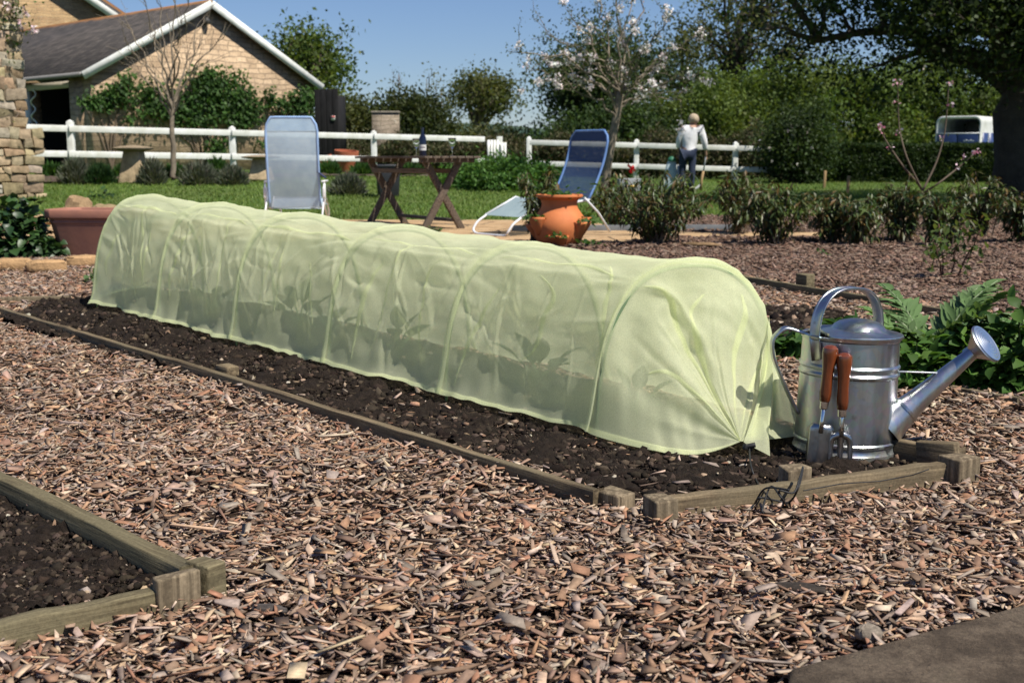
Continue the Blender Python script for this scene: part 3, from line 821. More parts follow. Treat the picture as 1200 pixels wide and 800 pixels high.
# bark bed boundary
m0, m1, m2 = G(868, 323, .06), G(1042, 351, .05), G(1148, 366, .06)
board(m0, m1, (.06, .05), -.05, .03, 'mossy edging board between wood chips and the reddish bark bed', mat='timber_green', nseg=16)
board(G(1046, 352, .05), m2 + (m2 - m1) * 1.5, (.05, .05), -.05, .03, 'edging board half hidden behind the cardoon', mat='timber', nseg=16)
c = G(946, 327, .07); peg(c + np.array([0, .05, 0]), .095, (.10, .06), aof(m0, m1), 'mossy wooden peg by the bark bed board', 'timber_green')
board(G(1098, 451, .03), G(1192, 468, .03), .035, -.05, .025, 'thin pale edging board in front of the cardoon', mat='timber_end', nseg=8)
# near-left bed
na, nb_ = G(214, 665, .065), G(-60, 533, .065)
board(na, nb_, (.065, .065), -.06, .036, 'thick edging board of the near bed casting a shadow on its soil', side=-1, mat='timber_green', wave=.002, nseg=14)
r_n = aof(na, nb_)
ga, gb = G(186, 690, .05), G(-70, 748, .05)
board(ga, gb, (.05, .048), -.06, .034, 'greenish front edging board of the near bed with stained face', side=-1, mat='timber_green', wave=.002, nseg=12)
r_g = aof(ga, gb)
c = G(207, 672, .068); peg(c + np.array([.0, -.0, 0]), .070, (.076, .030), r_g + PI, 'square wooden peg with stained front at the near bed corner', 'timber_end')
c = G(238, 660, .066); peg(c + np.array([.004, .008, 0]), .068, (.040, .060), r_g + PI + .25, 'upright greenish peg behind the stained one at the near bed corner', 'timber_green')
# strip board across the path behind the shrubs
s0, s1 = TG(600, 272), TG(870, 271)
board(s0, s1, .07, -.03, .03, 'low grey edging strip behind the dark shrubs', mat='timber_grey' if 'timber_grey' in M else 'timber_end', nseg=10)
for o_ in bpy.data.objects:
    if o_.get('label', '').startswith('low grey edging strip'):
        o_.children[0].data.materials[0] = simple('grey_felt', (.16, .17, .18), .8, bump=.2)
# big odd chunks on the path
def chunk(px, py, L, w, h, rz, label, c, z=.02, tilt=(0, 0)):
    p = G(px, py, z); n = 10; t = np.linspace(-.5, .5, n); P = []
    for i, u in enumerate(t):
        k = .75 + .25 * math.cos(u * 5) + rng.normal(0, .06)
        a = np.linspace(0, 2 * PI, 8, endpoint=False)
        P.append(np.stack([np.full(8, u * L) + rng.normal(0, L * .015, 8), np.cos(a) * w / 2 * k * rng.uniform(.85, 1.15, 8), np.sin(a) * h / 2 * k * rng.uniform(.8, 1.15, 8)], -1))
    mb = MB(); mb.grid(np.array(P), closed=True); mb.f.append(tuple(range(7, -1, -1))); mb.f.append(tuple((n - 1) * 8 + k for k in range(8)))
    o = mb.build('wood_chunk', timber('chunk_wood', c, tuple(k * .45 for k in c)), None)
    o.location = (p[0], p[1], z + h * .3); o.rotation_euler = (tilt[0], tilt[1], rz); return tag(o, label, 'wood chunk')
chunk(937, 693, .085, .026, .022, -.25, 'long dark wood chunk on the chips before the front board', (.075, .06, .05))
chunk(1018, 748, .045, .034, .03, .5, 'blocky pale wood chunk beside the stone slab corner', (.34, .28, .22), tilt=(.3, .2))
chunk(316, 717, .058, .022, .018, -.2, 'grey bark chunk right of the near bed corner', (.13, .11, .10))
chunk(990, 684, .045, .03, .010, .4, 'flat pale flake of wood among the chips', (.5, .44, .38), tilt=(.25, 0))
chunk(822, 289, .34, .07, .05, -.35, 'large tan split log on the bark behind the tunnel', (.36, .23, .12))
chunk(357, 741, .05, .016, .012, .6, 'dark thin splinter left among the chips', (.10, .075, .055))

# ============================================================ NET TUNNEL
def net_mat(name, transp, col, tint):
    t = NT(name); n = t.n; o = t.coord()
    fine = t.noise(t.mapped(o, (1, 1, 1)), 420, 2)
    big = t.noise(o, 6, 4)
    c = t.mix(1.0, tuple(col), t.ramp(big, [(.3, (.95, .96, .93)), (.7, (1.03, 1.03, 1.04))]), 'MULTIPLY')
    c = t.mix(1.0, c, t.ramp(t.noise(o, 330, 2), [(.3, (.86, .87, .84)), (.7, (1.06, 1.05, 1.08))]), 'MULTIPLY')
    d = t.new('ShaderNodeBsdfDiffuse'); t.link(c, d.inputs[0])
    tr = t.new('ShaderNodeBsdfTranslucent'); t.link(c, tr.inputs[0])
    m1 = t.new('ShaderNodeMixShader'); m1.inputs[0].default_value = .60; t.link(d.outputs[0], m1.inputs[1]); t.link(tr.outputs[0], m1.inputs[2])
    tp = t.new('ShaderNodeBsdfTransparent'); tp.inputs[0].default_value = (*tint, 1)
    m2 = t.new('ShaderNodeMixShader'); m2.inputs[0].default_value = transp
    # the open mesh: threads slightly closer in places
    t.link(t.math('ADD', transp - .12, t.math('MULTIPLY', fine, .24)), m2.inputs[0])
    t.link(m1.outputs[0], m2.inputs[1]); t.link(tp.outputs[0], m2.inputs[2])
    t.link(m2.outputs[0], t.out.inputs[0]); n.remove(t.p); return t.m
NETC = (.95, .985, .665)
M['net'] = net_mat('green_netting', .28, NETC, (1.0, 1.0, .95))
M['net2'] = net_mat('green_netting_hem', .30, NETC, (1.0, 1.0, .95))
hl = tl(0, 0)
tun = empty('net_tunnel', (hl[0], hl[1], 0), 0, 'long pale green mesh net tunnel on hoops over the vegetable bed', 'garden net tunnel')
NH = 6
nS, nT = 640, 170
def gz(s, q): 
    p = tl(s, q); return soil_z(p[..., 0], p[..., 1]) if hasattr(s, 'shape') else float(soil_z(p[0], p[1]))
def soil_sq(s, q):
    x = P_L[0] + AX[0] * s + PX[0] * (q + TW / 2); y = P_L[1] + AX[1] * s + PX[1] * (q + TW / 2)
    return .008 + .062 * np.clip(s / TLEN, 0, 1.1) + 0 * q
def arch(t, k=1.0):
    a = PI * t; n = 2.5
    q = -np.sign(np.cos(a)) * np.abs(np.cos(a)) ** (2 / n) * TW / 2; z = np.abs(np.sin(a)) ** (2 / n) * TH
    return q, z
def boxy(t):                                               # straighter run of the cloth half way between two hoops
    kt = np.array([0, .12, .31, .5, .69, .88, 1]); kq = np.array([-.250, -.243, -.200, 0, .200, .243, .250]); kz = np.array([0, .17, .425, .466, .425, .17, 0])
    return np.interp(t, kt, kq), np.interp(t, kt, kz)
s = np.linspace(0, TLEN, nS)[:, None] * np.ones((1, nT)); t = np.ones((nS, 1)) * np.linspace(0, 1, nT)[None]
def netsurf(s, t):
    seg_ = TLEN / (NH - 1); ph = (s / seg_) % 1.0; idx = np.floor(s / seg_)
    bl = np.clip(np.sin(PI * ph), 0, 1) ** .7
    q0, z0 = arch(t); q1, z1 = boxy(t)
    # smooth the box corner a little by blending with a narrower arch
    q1 = .80 * q1 + .20 * q0; z1 = .80 * z1 + .20 * z0 * .96
    q = q0 + (q1 - q0) * bl; z = z0 + (z1 - z0) * bl
    hh = np.interp(s, [0, .6, 1.3, 1.9, 2.5, TLEN], [.96, .955, .985, 1.0, 1.02, 1.03]); z = z * hh
    return q, z
q, z = netsurf(s, t)
# creases: thin raised lines wandering down the cloth + soft pillows
dn = np.zeros_like(s)
r2 = np.random.default_rng(11)
seg_ = TLEN / (NH - 1)
for i in range(NH - 1):
    for k in range(19):
        s0 = (i + r2.uniform(.03, .97)) * seg_; side = r2.random() < .8
        ta, tb = r2.uniform(.22, .42), r2.uniform(.0, .16)
        drift = r2.normal(0, .13) + (.10 if s0 - i * seg_ < seg_ / 2 else -.10) * r2.uniform(0, 1)
        tt = t if side else 1 - t
        u = (ta - tt) / (ta - tb); cl_ = s0 + drift * u + .025 * np.sin(u * 5 + k)
        w = r2.uniform(.004, .016); A = r2.uniform(.002, .0075) * r2.choice([-1, 1, 1])
        env = np.clip(np.sin(PI * np.clip(u, 0, 1)), 0, 1) ** .6
        dn += A * env * np.exp(-((s - cl_) / w) ** 2)
    # gathers radiating from each hoop shoulder
    for hs, sg in ((i * seg_, 1), ((i + 1) * seg_, -1)):
        for k in range(8):
            th = r2.uniform(.18, .42); sl_ = r2.uniform(-.28, .12); ln = r2.uniform(.10, .30); w = r2.uniform(.005, .013); A = r2.uniform(.002, .006) * r2.choice([-1, 1])
            u = (s - hs) * sg / ln; lt = th + sl_ * (u * ln)
            env = np.where((u > 0) & (u < 1), np.sin(PI * np.clip(u, 0, 1)) ** .7, 0)
            dn += A * env * np.exp(-((t - lt) / w) ** 2)
mid_ = np.clip(np.sin(PI * np.clip((s / seg_) % 1, 0, 1)), 0, 1) ** .5
for c_, A_ in ((.335, .007), (.665, .006)):
    dn += A_ * mid_ * np.exp(-((t - c_ - .022 * wob(s * 3, t * 0, 1.5, 2, 4) - .012 * mid_) / .012) ** 2)
dn += .012 * wob(s * 2.2, t * 3.0, 1.6, 3, 8) * np.sin(PI * np.clip((s / seg_) % 1, 0, 1)) + .003 * wob(s * 6, t * 9, 2.0, 2, 3)
dq = -np.cos(PI * t); dz = np.sin(PI * t)
q = q + dn * dq; z = np.maximum(0, z + dn * dz * (t > .02))
# skirt lying out on the soil
fl = np.exp(-t / .035) + np.exp(-(1 - t) / .035)
q = q + np.sign(t - .5) * fl * (.030 + .02 * wob(s * 3, t * 0, 1.5, 3, 2)); z = z * (1 - fl * .75) + .016 + .006 * wob(s * 5, t * 0, 2, 2, 9) * fl
PX0 = nrm(np.array([.95, .325]))                          # the near hoop stands a little askew
def swing(s, q):
    k = np.clip(1 - np.asarray(s, float) / (TLEN * .9), 0, 1)
    dx = PX[0] + (PX0[0] - PX[0]) * k; dy = PX[1] + (PX0[1] - PX[1]) * k; L = np.hypot(dx, dy)
    return P_L[0] + AX[0] * s + dx / L * (q + TW / 2), P_L[1] + AX[1] * s + dy / L * (q + TW / 2)
def toW(s, q, z):
    x, y = swing(s, q)
    return np.stack([x, y, z + soil_sq(s, q) + .006], -1)
body = toW(s, q, z)
# near end: the cloth runs from the last hoop to the drawstring at the ground
GP = G(868, 517, .05)
nC = 110
u = np.linspace(0, 1, nC)[:, None] * np.ones((1, nT)); tt = np.ones((nC, 1)) * np.linspace(0, 1, nT)[None]
A0 = body[0][None]                                          # the hoop line
out = np.array([PX0[1], -PX0[0], 0])
Dv = GP - A0; Do = (Dv @ out)[..., None] * out; Dr = Dv - Do
ex = .70 + 2.3 * np.sin(PI * tt) ** 1.1
P = A0 + Dr * u[..., None] + Do * (u ** ex)[..., None]
PX0_3 = np.array([PX0[0], PX0[1], 0]); bul = 4 * u * (1 - u)
P = P + out * (bul * (.012 + .015 * np.sin(PI * tt)))[..., None]
P[..., 2] += bul * (.03 * np.sin(PI * tt))
P = P + PX0_3 * (bul * .045 * sst(.55, .8, tt))[..., None]
# bottom edge on the left hangs out over the soil towards the viewer
lw = np.exp(-tt / .12) * np.sin(PI * np.clip(u * 1.0, 0, 1)); P = P + out * (.06 * lw)[..., None]; P[..., 2] -= .02 * lw
rw = np.exp(-(1 - tt) / .12) * np.sin(PI * u); P = P + np.array([.05, -.02, 0]) * rw[..., None]
fold = np.zeros_like(u)
fold += .020 * np.sin(5.5 * tt * PI + 5 * u + 1.2 * np.sin(4 * u)) * bul * .8
for k in range(22):
    c0 = r2.uniform(.05, .98); w = r2.uniform(.008, .03); A = r2.uniform(.002, .0075) * r2.choice([-1, 1]); dr = r2.normal(0, .07); st = r2.uniform(0, .55)
    fold += A * np.exp(-((tt - c0 - dr * (1 - u)) / w) ** 2) * sst(st, st + .35, u) * (1 - u) ** .5 * 1.6
fold += .0035 * np.sin(tt * PI * 26 + 2 * u + 3 * np.sin(tt * 9)) * u * (1 - u) ** .8 + .012 * wob(u * 3, tt * 4, 1.3, 3, 12) * bul
# one big soft fold running down the face
fold += .022 * np.exp(-((tt - .30 - .26 * u - .05 * np.sin(u * 4)) / .022) ** 2) * sst(.02, .2, u) * (1 - sst(.5, .8, u))
nv = nrm(out + np.array([0, 0, .35]))
P = P + nv * fold[..., None]
P[..., 2] = np.maximum(P[..., 2], .018 + .006 * np.sin(tt * 20))
cap = P
# far end closes the same way
FP = toW(np.array(TLEN + .22), np.array(.02), np.array(.04))
nF = 30
uf = np.linspace(0, 1, nF)[1:, None] * np.ones((1, nT)); tf = np.ones((nF - 1, 1)) * np.linspace(0, 1, nT)[None]
A1 = body[-1][None]; far = A1 * (1 - uf[..., None]) + FP * uf[..., None]
bf = 4 * uf * (1 - uf); far = far - out * (bf * .09)[..., None]; far = far - out * (.012 * np.sin(tf * PI * 22) * uf * (1 - uf) * 3)[..., None]
far[..., 2] = np.maximum(far[..., 2], .07)
full = np.concatenate([cap[:0:-1], body, far], 0)
mb = MB(); mb.grid(full); no = mb.build('netting', M['net'], tun, True, smooth=True)
# pleats: places where the cloth lies double
def bil(A, i, j):
    i = np.clip(i, 0, A.shape[0] - 1.001); j = np.clip(j, 0, A.shape[1] - 1.001); a = i.astype(int); b = j.astype(int); f = (i - a)[..., None]; g = (j - b)[..., None]
    return (A[a, b] * (1 - f) + A[a + 1, b] * f) * (1 - g) + (A[a, b + 1] * (1 - f) + A[a + 1, b + 1] * f) * g
def pleat(A, i0, j0, i1, j1, w, bend, wi):
    """ribbon on the grid A from (i0,j0) to (i1,j1); wi: width runs along i or j"""
    k = np.linspace(0, 1, 44); ci = i0 + (i1 - i0) * k; cj = j0 + (j1 - j0) * k; wv = w * np.sin(PI * np.clip(k * .94 + .04, 0, 1)) ** .6
    if wi == 'i': ci = ci + bend * np.sin(PI * k) + .25 * bend * np.sin(9 * k)
    else: cj = cj + bend * np.sin(PI * k) + .25 * bend * np.sin(9 * k)
    R_ = []
    for o_ in (-1, -.33, .33, 1):
        R_.append(bil(A, ci + (wv * o_ if wi == 'i' else 0), cj + (wv * o_ if wi == 'j' else 0)))
    R_ = np.array(R_); cen = R_.mean(0); mid_c = np.array([0, 0, .12])
    tt_ = nrm(np.gradient(cen, axis=0)); ac = nrm(R_[-1] - R_[0]); n_ = nrm(np.cross(tt_, ac)); n_ = n_ * np.where((n_ * np.array([-.5, -.8, .6])).sum(-1, keepdims=True) > 0, 1, -1)
    R_ = R_ + n_[None] * np.array([.0010, .0016, .0016, .0010])[:, None, None]
    mb = MB(); mb.grid(R_); mb.build('pleat', M['net'], tun, True, smooth=True)
ds = (nS - 1) / TLEN
for i in range(NH - 1):
    for k in range(3):
        s0 = (i + (k + r2.uniform(.1, .9)) / 3) * seg_; toward = (.5 - ((s0 / seg_) % 1)) * .16
        pleat(body, (s0 + toward) * ds, r2.uniform(.24, .38) * nT, (s0 - toward * .4 + r2.normal(0, .04)) * ds, r2.uniform(.02, .12) * nT, r2.uniform(.003, .012) * ds, r2.normal(0, .03) * ds, 'i')
    for k in range(1):
        pleat(body, (i + r2.uniform(.02, .12)) * seg_ * ds, (.33 + .012 * k + r2.normal(0, .012)) * nT, (i + r2.uniform(.82, .98)) * seg_ * ds, (.335 + r2.normal(0, .012)) * nT, r2.uniform(.005, .010) * nT, r2.normal(.012, .006) * nT, 'j')
for i0_, c0, c1, w_, b_ in ((8, .33, .42, .012, .05), (30, .52, .50, .010, -.05), (20, .66, .60, .014, .04), (45, .80, .72, .010, .02), (40, .15, .20, .009, .03)):
    pleat(cap, i0_, c0 * nT, nC * .93, c1 * nT, w_ * nT, b_ * nT, 'j')
# loose flap of cloth past the drawstring, right of the end
C1 = G(899, 533, .022); T1 = body[0][int(nT * .74)] + np.array([0, -.01, 0])
n1, n2 = 30, 26
uu = np.linspace(0, 1, n1)[:, None, None]; vv = np.linspace(0, 1, n2)[None, :, None]
base_ = GP * (1 - vv) + C1 * vv
topl = cap[24, int(nT * .80)] * (1 - vv) + body[0][int(nT * .80)] * vv
Pf = topl * (1 - uu) + base_ * uu
Pf = Pf + np.array([.45, -.75, 0]) * (.020 * np.sin(PI * uu) * np.sin(vv * 9 + 1) + .035 * np.sin(PI * uu) * vv * (1 - vv) + .012)
mb = MB(); mb.grid(Pf); mb.build('end_flap', M['net'], tun, True, smooth=True)
# gathered neck and tuft at the drawstring
a_ = np.linspace(0, 2 * PI, 40); rr = np.linspace(0, 1, 12)
neck = []
for r_ in rr:
    rad_ = .010 + .045 * r_ ** 1.3
    neck.append(np.stack([GP[0] + out[0] * (.01 + .07 * r_) + rad_ * np.cos(a_) * .8, GP[1] + out[1] * (.01 + .07 * r_) + rad_ * .5 * np.sin(a_), GP[2] - .012 - .03 * r_ + rad_ * np.sin(a_) * .6 + .006 * np.sin(a_ * 9) * r_], -1))
nk = np.array(neck); nk[..., 2] = np.maximum(nk[..., 2], .015)
# hem along the near-left edge and sleeves over the hoops
mb = MB(); hem = np.stack([full[:, k] * 1.0 for k in (0, 1, 2)], 1) + np.array([-.0015, -.0015, .0015]); mb.grid(hem); mb.build('hem', M['net2'], tun, True, smooth=True)
for i in range(NH):
    si = i * seg_; w = .012
    ss = np.clip(np.array([si - w, si - w * .5, si, si + w * .5, si + w]), 0, TLEN)[:, None] * np.ones((1, 70)); t2 = np.ones((5, 1)) * np.linspace(0.012, .988, 70)[None]
    qa, za_ = arch(t2); fl2 = np.exp(-t2 / .035) + np.exp(-(1 - t2) / .035)
    ofs = np.array([.0015, .0045, .006, .0045, .0015])[:, None] + .0015
    sleeve = toW(ss, (qa + np.sign(t2 - .5) * fl2 * .03) - np.cos(PI * t2) * ofs, za_ * (1 - fl2 * .6) * np.interp(si, [0, .6, 1.3, 1.9, 2.5, TLEN], [.96, .955, .985, 1.0, 1.02, 1.03]) + np.sin(PI * t2) * ofs)
    mb = MB(); mb.grid(sleeve); mb.build('hoop_sleeve', M['net2'], tun, True, smooth=True)
    ta = np.linspace(0, 1, 40); qa, za_ = arch(ta); pts = toW(np.full(40, si), qa * .985, za_ * .985 * np.interp(si, [0, .6, 1.3, 1.9, 2.5, TLEN], [.96, .955, .985, 1.0, 1.02, 1.03])); pts[0, 2] -= .05; pts[-1, 2] -= .05
    mb = MB(); mb.tube(pts, .0045, 8); mb.build('hoop', simple('hoop_steel', (.22, .32, .16), .4, .2, bump=0), tun, True, smooth=True)
M['black_cord'] = simple('black_cord', (.012, .012, .013), .6, bump=.2, scale=200)
# toggle and cord
mb = MB(); mb.box(GP + np.array([.012, -.03, -.008]), (.026, .012, .014), (0, .3, .5)); mb.tube([GP + np.array([.0, -.03, -.008]), GP + np.array([.03, -.035, .0])], .007, 8)
mb.build('cord_toggle', M['black_cord'], tun, True, bevel=.002)
cp = [GP + np.array([.015, -.035, -.01]), G(880, 545, .04), G(886, 562, .02), G(897, 578, .045), G(905, 590, .02), G(893, 600, .03), G(903, 570, .062), G(915, 582, .06), G(922, 592, .03), G(913, 575, .07), G(930, 577, .065), G(937, 560, .085), G(941, 547, .09), G(936, 570, .07), G(925, 588, .03), G(908, 586, .035), G(890, 583, .05), G(884, 592, .02), G(897, 572, .06), G(925, 574, .07)]
cp = np.array(cp); tq = np.linspace(0, len(cp) - 1, 220); i0 = np.clip(tq.astype(int), 0, len(cp) - 2); fr = (tq - i0)[:, None]
pm = cp[np.clip(i0 - 1, 0, None)]; p0 = cp[i0]; p1_ = cp[i0 + 1]; p2_ = cp[np.clip(i0 + 2, None, len(cp) - 1)]
crv = .5 * (2 * p0 + (p1_ - pm) * fr + (2 * pm - 5 * p0 + 4 * p1_ - p2_) * fr ** 2 + (3 * p0 - pm - 3 * p1_ + p2_) * fr ** 3)
mb = MB(); mb.tube(crv, .0022, 6); mb.build('drawcord', M['black_cord'], tun, True, smooth=True)
cw = np.array([G(941, 574, .066), G(985, 566, .05), G(1030, 563, .04), G(1068, 556, .05), G(1088, 549, .07)]); cw[:, 1] -= .004
mb = MB(); mb.tube(cw, .0014, 5); mb.build('drawcord', M['black_cord'], tun, True, smooth=True)

# seedlings under the net
M['seedling'] = leafmat('seedling', .2, .5, .3)
def seedling(s_, q_, h, n, label, ang0=0):
    p = toW(np.array(s_), np.array(q_), np.array(.0)); p[2] = float(soil_z(p[0], p[1])) - .005
    e = empty('cabbage_seedling', p, 0, label, 'seedling', 'young cabbage plants under the net')
    C = []; D = []; N = []; L = []; Wd = []; mb = MB()
    for k in range(n):
        a = ang0 + k * 2.4 + rng.normal(0, .25); el = rng.uniform(.5, 1.25); d = np.array([math.cos(a) * math.cos(el), math.sin(a) * math.cos(el), math.sin(el)])
        st = d * h * rng.uniform(.45, .6); mb.tube([(0, 0, 0), st * .5 + np.array([0, 0, .01]), st], [.0035, .003, .002], 6)
        C.append(st); D.append(nrm(d + np.array([0, 0, -.15]))); N.append(nrm(np.array([-d[0] * .8, -d[1] * .8, .8]))); L.append(h * rng.uniform(.5, .72)); Wd.append(h * rng.uniform(.28, .38))
    mb.tube([(0, 0, -.02), (0, 0, .02)], .005, 6); mb.build('stem', M['seedling_stem'], e)
    leaf_obj('leaves', M['seedling'], e, C, D, N, np.array(L), np.array(Wd), pick([(.022, .05, .016), (.018, .04, .014)], n), world=False, rows=5, droop=.25, fold=.12)
M['seedling_stem'] = simple('seedling_stem', (.10, .16, .06), .6, bump=0)
def s_at(px, q_):                                            # how far along the tunnel a sight line passes
    ss = np.linspace(-.1, TLEN, 400); P_ = toW(ss, np.full(400, q_), np.zeros(400)); d = P_ - CAMP; u = 600 + FPX * (d @ _R) / (d @ _F)
    return float(ss[np.argmin(np.abs(u - px))])
for px_, q_, h_, n_, lab_, a_ in ((745, -.02, .135, 5, 'small two leaved cabbage seedling nearest the closed net end', .3), (632, .0, .175, 8, 'largest cabbage seedling with a broad rosette under the net', .0),
        (466, .0, .175, 6, 'cabbage seedling with upright leaves near the tunnel middle', 1.2), (384, .0, .15, 6, 'cabbage seedling behind the fourth hoop from the near end', 1.0),
        (352, .01, .19, 6, 'cabbage seedling with narrow leaves toward the far half', 2.0), (250, .0, .15, 5, 'faint cabbage seedling close to the far end of the net', .5)):
    seedling(s_at(px_, q_), q_, h_, n_, lab_, a_)

# ============================================================ WATERING CAN
def galv():
    t = NT('galvanised_steel'); t.set(.3, 1.0); o = t.coord()
    v = t.new('ShaderNodeTexVoronoi'); v.inputs['Scale'].default_value = 60; t.link(o, v.inputs['Vector'])
    n = t.noise(t.mapped(o, (14, 14, 4)), 1, 6, .65); st = t.noise(t.mapped(o, (40, 40, 3)), 1, 4)
    c = t.ramp(n, [(.3, (.36, .37, .38)), (.7, (.60, .615, .62))])
    c = t.mix(.16, c, v.outputs['Color'], 'SOFT_LIGHT')
    c = t.mix(t.ramp(t.noise(o, 34, 5), [(.62, (0, 0, 0)), (.75, (.6, .6, .6))]), c, (.26, .235, .20))
    sp = t.new('ShaderNodeSeparateXYZ'); t.link(o, sp.inputs[0])
    mud = t.ramp(t.math('ADD', t.math('MULTIPLY', sp.outputs[2], 7.0), t.math('MULTIPLY', t.noise(o, 26, 6, .7), .9)), [(.48, (.75, .75, .75)), (.66, (0, 0, 0))])
    c = t.mix(mud, c, (.075, .055, .04)); inv = t.math('SUBTRACT', 1.0, mud); t.link(inv, t.p.inputs['Metallic'])
    t.base(c)
    r = t.new('ShaderNodeMapRange'); r.inputs['To Min'].default_value = .20; r.inputs['To Max'].default_value = .48; t.link(st, r.inputs['Value']); t.link(r.outputs[0], t.p.inputs['Roughness'])
    t.bump(t.math('ADD', n, t.math('MULTIPLY', st, .3)), .10, .006); return t.m
M['galv'] = galv()
cb = G(1004, 541, .012) + np.array([0, .122, 0])
H = .298; R0, R1 = .124, .119
can = empty('watering_can', (cb[0], cb[1], .012), 0, 'galvanised metal watering can with hooped carrying handle standing on the soil', 'watering can')
can.rotation_euler = (rad(-.5), rad(1.6), 0)
mb = MB()
def rad_at(z): return R0 + (R1 - R0) * z / H
prof = [(R0 * .96, .006), (R0 + .004, 0), (R0 + .0045, .010), (R0 + .0015, .014), (R0, .022), (R0, .026), (R0 + .0035, .030), (R0 + .0035, .035), (R0, .039)]
for z_ in (.205, .224): prof += [(rad_at(z_ - .007), z_ - .007), (rad_at(z_) + .004, z_ - .002), (rad_at(z_) + .004, z_ + .002), (rad_at(z_ + .007), z_ + .007)]
prof += [(R1, H - .010), (R1 + .004, H - .006), (R1 + .005, H), (R1 + .001, H + .002), (R1 - .003, H - .003), (R1 - .004, H - .07)]
mb.lathe(prof, 72); mb.lathe([(0.001, .0055), (R0 * .96, .006)], 48)
mb.build('body', M['galv'], can, smooth='auto')
# half lid: a domed plate covering the front part of the mouth
na_ = 56; ring = []
for r_, z_ in ((1.02, .004), (1.0, .010), (.86, .014), (.62, .020), (.56, .028), (.46, .036), (.25, .042), (.04, .044)):
    a = np.linspace(0, 2 * PI, na_, endpoint=False)
    x = np.cos(a) * r_ * (R1 + .006); y = np.sin(a) * r_ * (R1 + .006)
    if r_ > .7: x = np.maximum(x, -.078)
    else: x = x * .85 + .018
    ring.append(np.stack([x, y, np.full(na_, H + z_ - .004)], -1))
mb = MB(); mb.grid(np.array(ring), closed=True); mb.f.append(tuple((len(ring) - 1) * na_ + k for k in range(na_)))
lo = mb.build('lid', M['galv'], can, smooth='auto'); solidify(lo, .0016)
def strap(pts, w, up, name, th=.003, curl=.004):
    """flat band with rolled edges along pts"""
    pts = np.asarray(pts, float); n = len(pts); T = nrm(np.gradient(pts, axis=0)); P = []
    for i in range(n):
        sd = nrm(np.asarray(up, float) - T[i] * np.dot(up, T[i])); nn = np.cross(T[i], sd); row = []
        for k, o_ in ((-1, curl), (-.82, 0), (-.4, -.0016), (0, -.002), (.4, -.0016), (.82, 0), (1, curl)): row.append(pts[i] + sd * w / 2 * k + nn * o_)
        P.append(row)
    m_ = MB(); m_.grid(np.array(P)); o = m_.build(name, M['galv'], can, smooth='auto'); solidify(o, th); return o
# carrying hoop from the left front of the rim over to the right back
th = np.linspace(0, PI, 40); ax_ = nrm([.76, .42, 0]); hw = .094
pts = np.array([np.array([-.012, -.005, 0]) - ax_ * hw * 1.12 * math.copysign(abs(math.cos(a)) ** .8, math.cos(a)) + np.array([0, 0, H - .005 + .135 * .90 * math.sin(a) ** .75]) for a in th])
pts = np.concatenate([[pts[0] + np.array([.004, -.02, -.05])], pts, [pts[-1] + np.array([0.01, .02, -.04])]])
strap(pts, .034, nrm([-.42, .76, 0]), 'carrying_handle')
# pouring handle behind
a = np.linspace(0, 1, 30); b0 = np.array([-R1 + .004, 0.0, H - .004]); 
ctrl = np.array([[-R1 + .01, 0, H - .002], [-R1 - .05, 0, H + .018], [-R1 - .082, 0, H - .015], [-R1 - .078, 0, H - .0625], [-R1 - .035, 0, H - .15], [-R0 - .0, 0, H - .205]])
tq = np.linspace(0, 5, 40); pp = np.stack([np.interp(tq, range(6), ctrl[:, k]) for k in range(3)], -1)
for _ in range(6): pp[1:-1] = (pp[:-2] + 2 * pp[1:-1] + pp[2:]) / 4
strap(pp, .030, (0, 1, 0), 'pouring_handle')
# spout
sp0 = np.array([R0 * .72, -.045, .072]); sp1 = np.array([R0 + .172, -.05, .272]); d = nrm(sp1 - sp0); n = 14; tt_ = np.linspace(0, 1, n)
P_ = sp0 + (sp1 - sp0) * tt_[:, None]; R_ = np.interp(tt_, [0, .2, .35, 1], [.048, .036, .029, .0155])
mb = MB(); mb.tube(P_, R_, 28); mb.tube([P_[3] - d * .003, P_[3], P_[3] + d * .004], [R_[3] + .003] * 3, 28); mb.build('spout', M['galv'], can, smooth='auto')
# brace between body and spout
q0 = np.array([R1 * .86, -.05, .215]); q1 = sp0 + (sp1 - sp0) * .60 + np.array([0, 0, .022]); mb = MB(); mb.bar(q0, q1, .012, .004); mb.build('spout_brace', M['galv'], can, bevel=.001)
# rose
zq = Vector(d).to_track_quat('Z', 'Y').to_matrix()
dr = nrm(d + np.array([.15, -.10, -.12]))
MR = np.array(Vector(nrm(np.array([.60, -.52, .62]))).to_track_quat('Z', 'Y').to_matrix())
rprof = [(.0165, -.052), (.0175, -.036), (.040, -.008), (.050, 0), (.052, .004), (.049, .007)]
mb = MB(); mb.lathe(rprof, 40, sp1 + nrm([.60, -.52, .62]) * .02 + d * .008, MR); mb.build('rose', M['galv'], can, smooth='auto')
def rose_mat():
    t = NT('rose_face'); t.set(.3, 1); o = t.coord(); t.base((.74, .77, .8)); return t.m
rp_ = []
for k in range(26):
    r_ = .0495 * (1 - k / 26); rp_.append((max(r_, .0004), .007 + .006 * (1 - (r_ / .0495) ** 2) + (.0012 if k % 4 < 2 else 0)))
mb = MB(); mb.lathe(rp_, 40, sp1 + nrm([.60, -.52, .62]) * .02 + d * .008, MR); mb.build('rose_face', rose_mat(), can, smooth='auto')

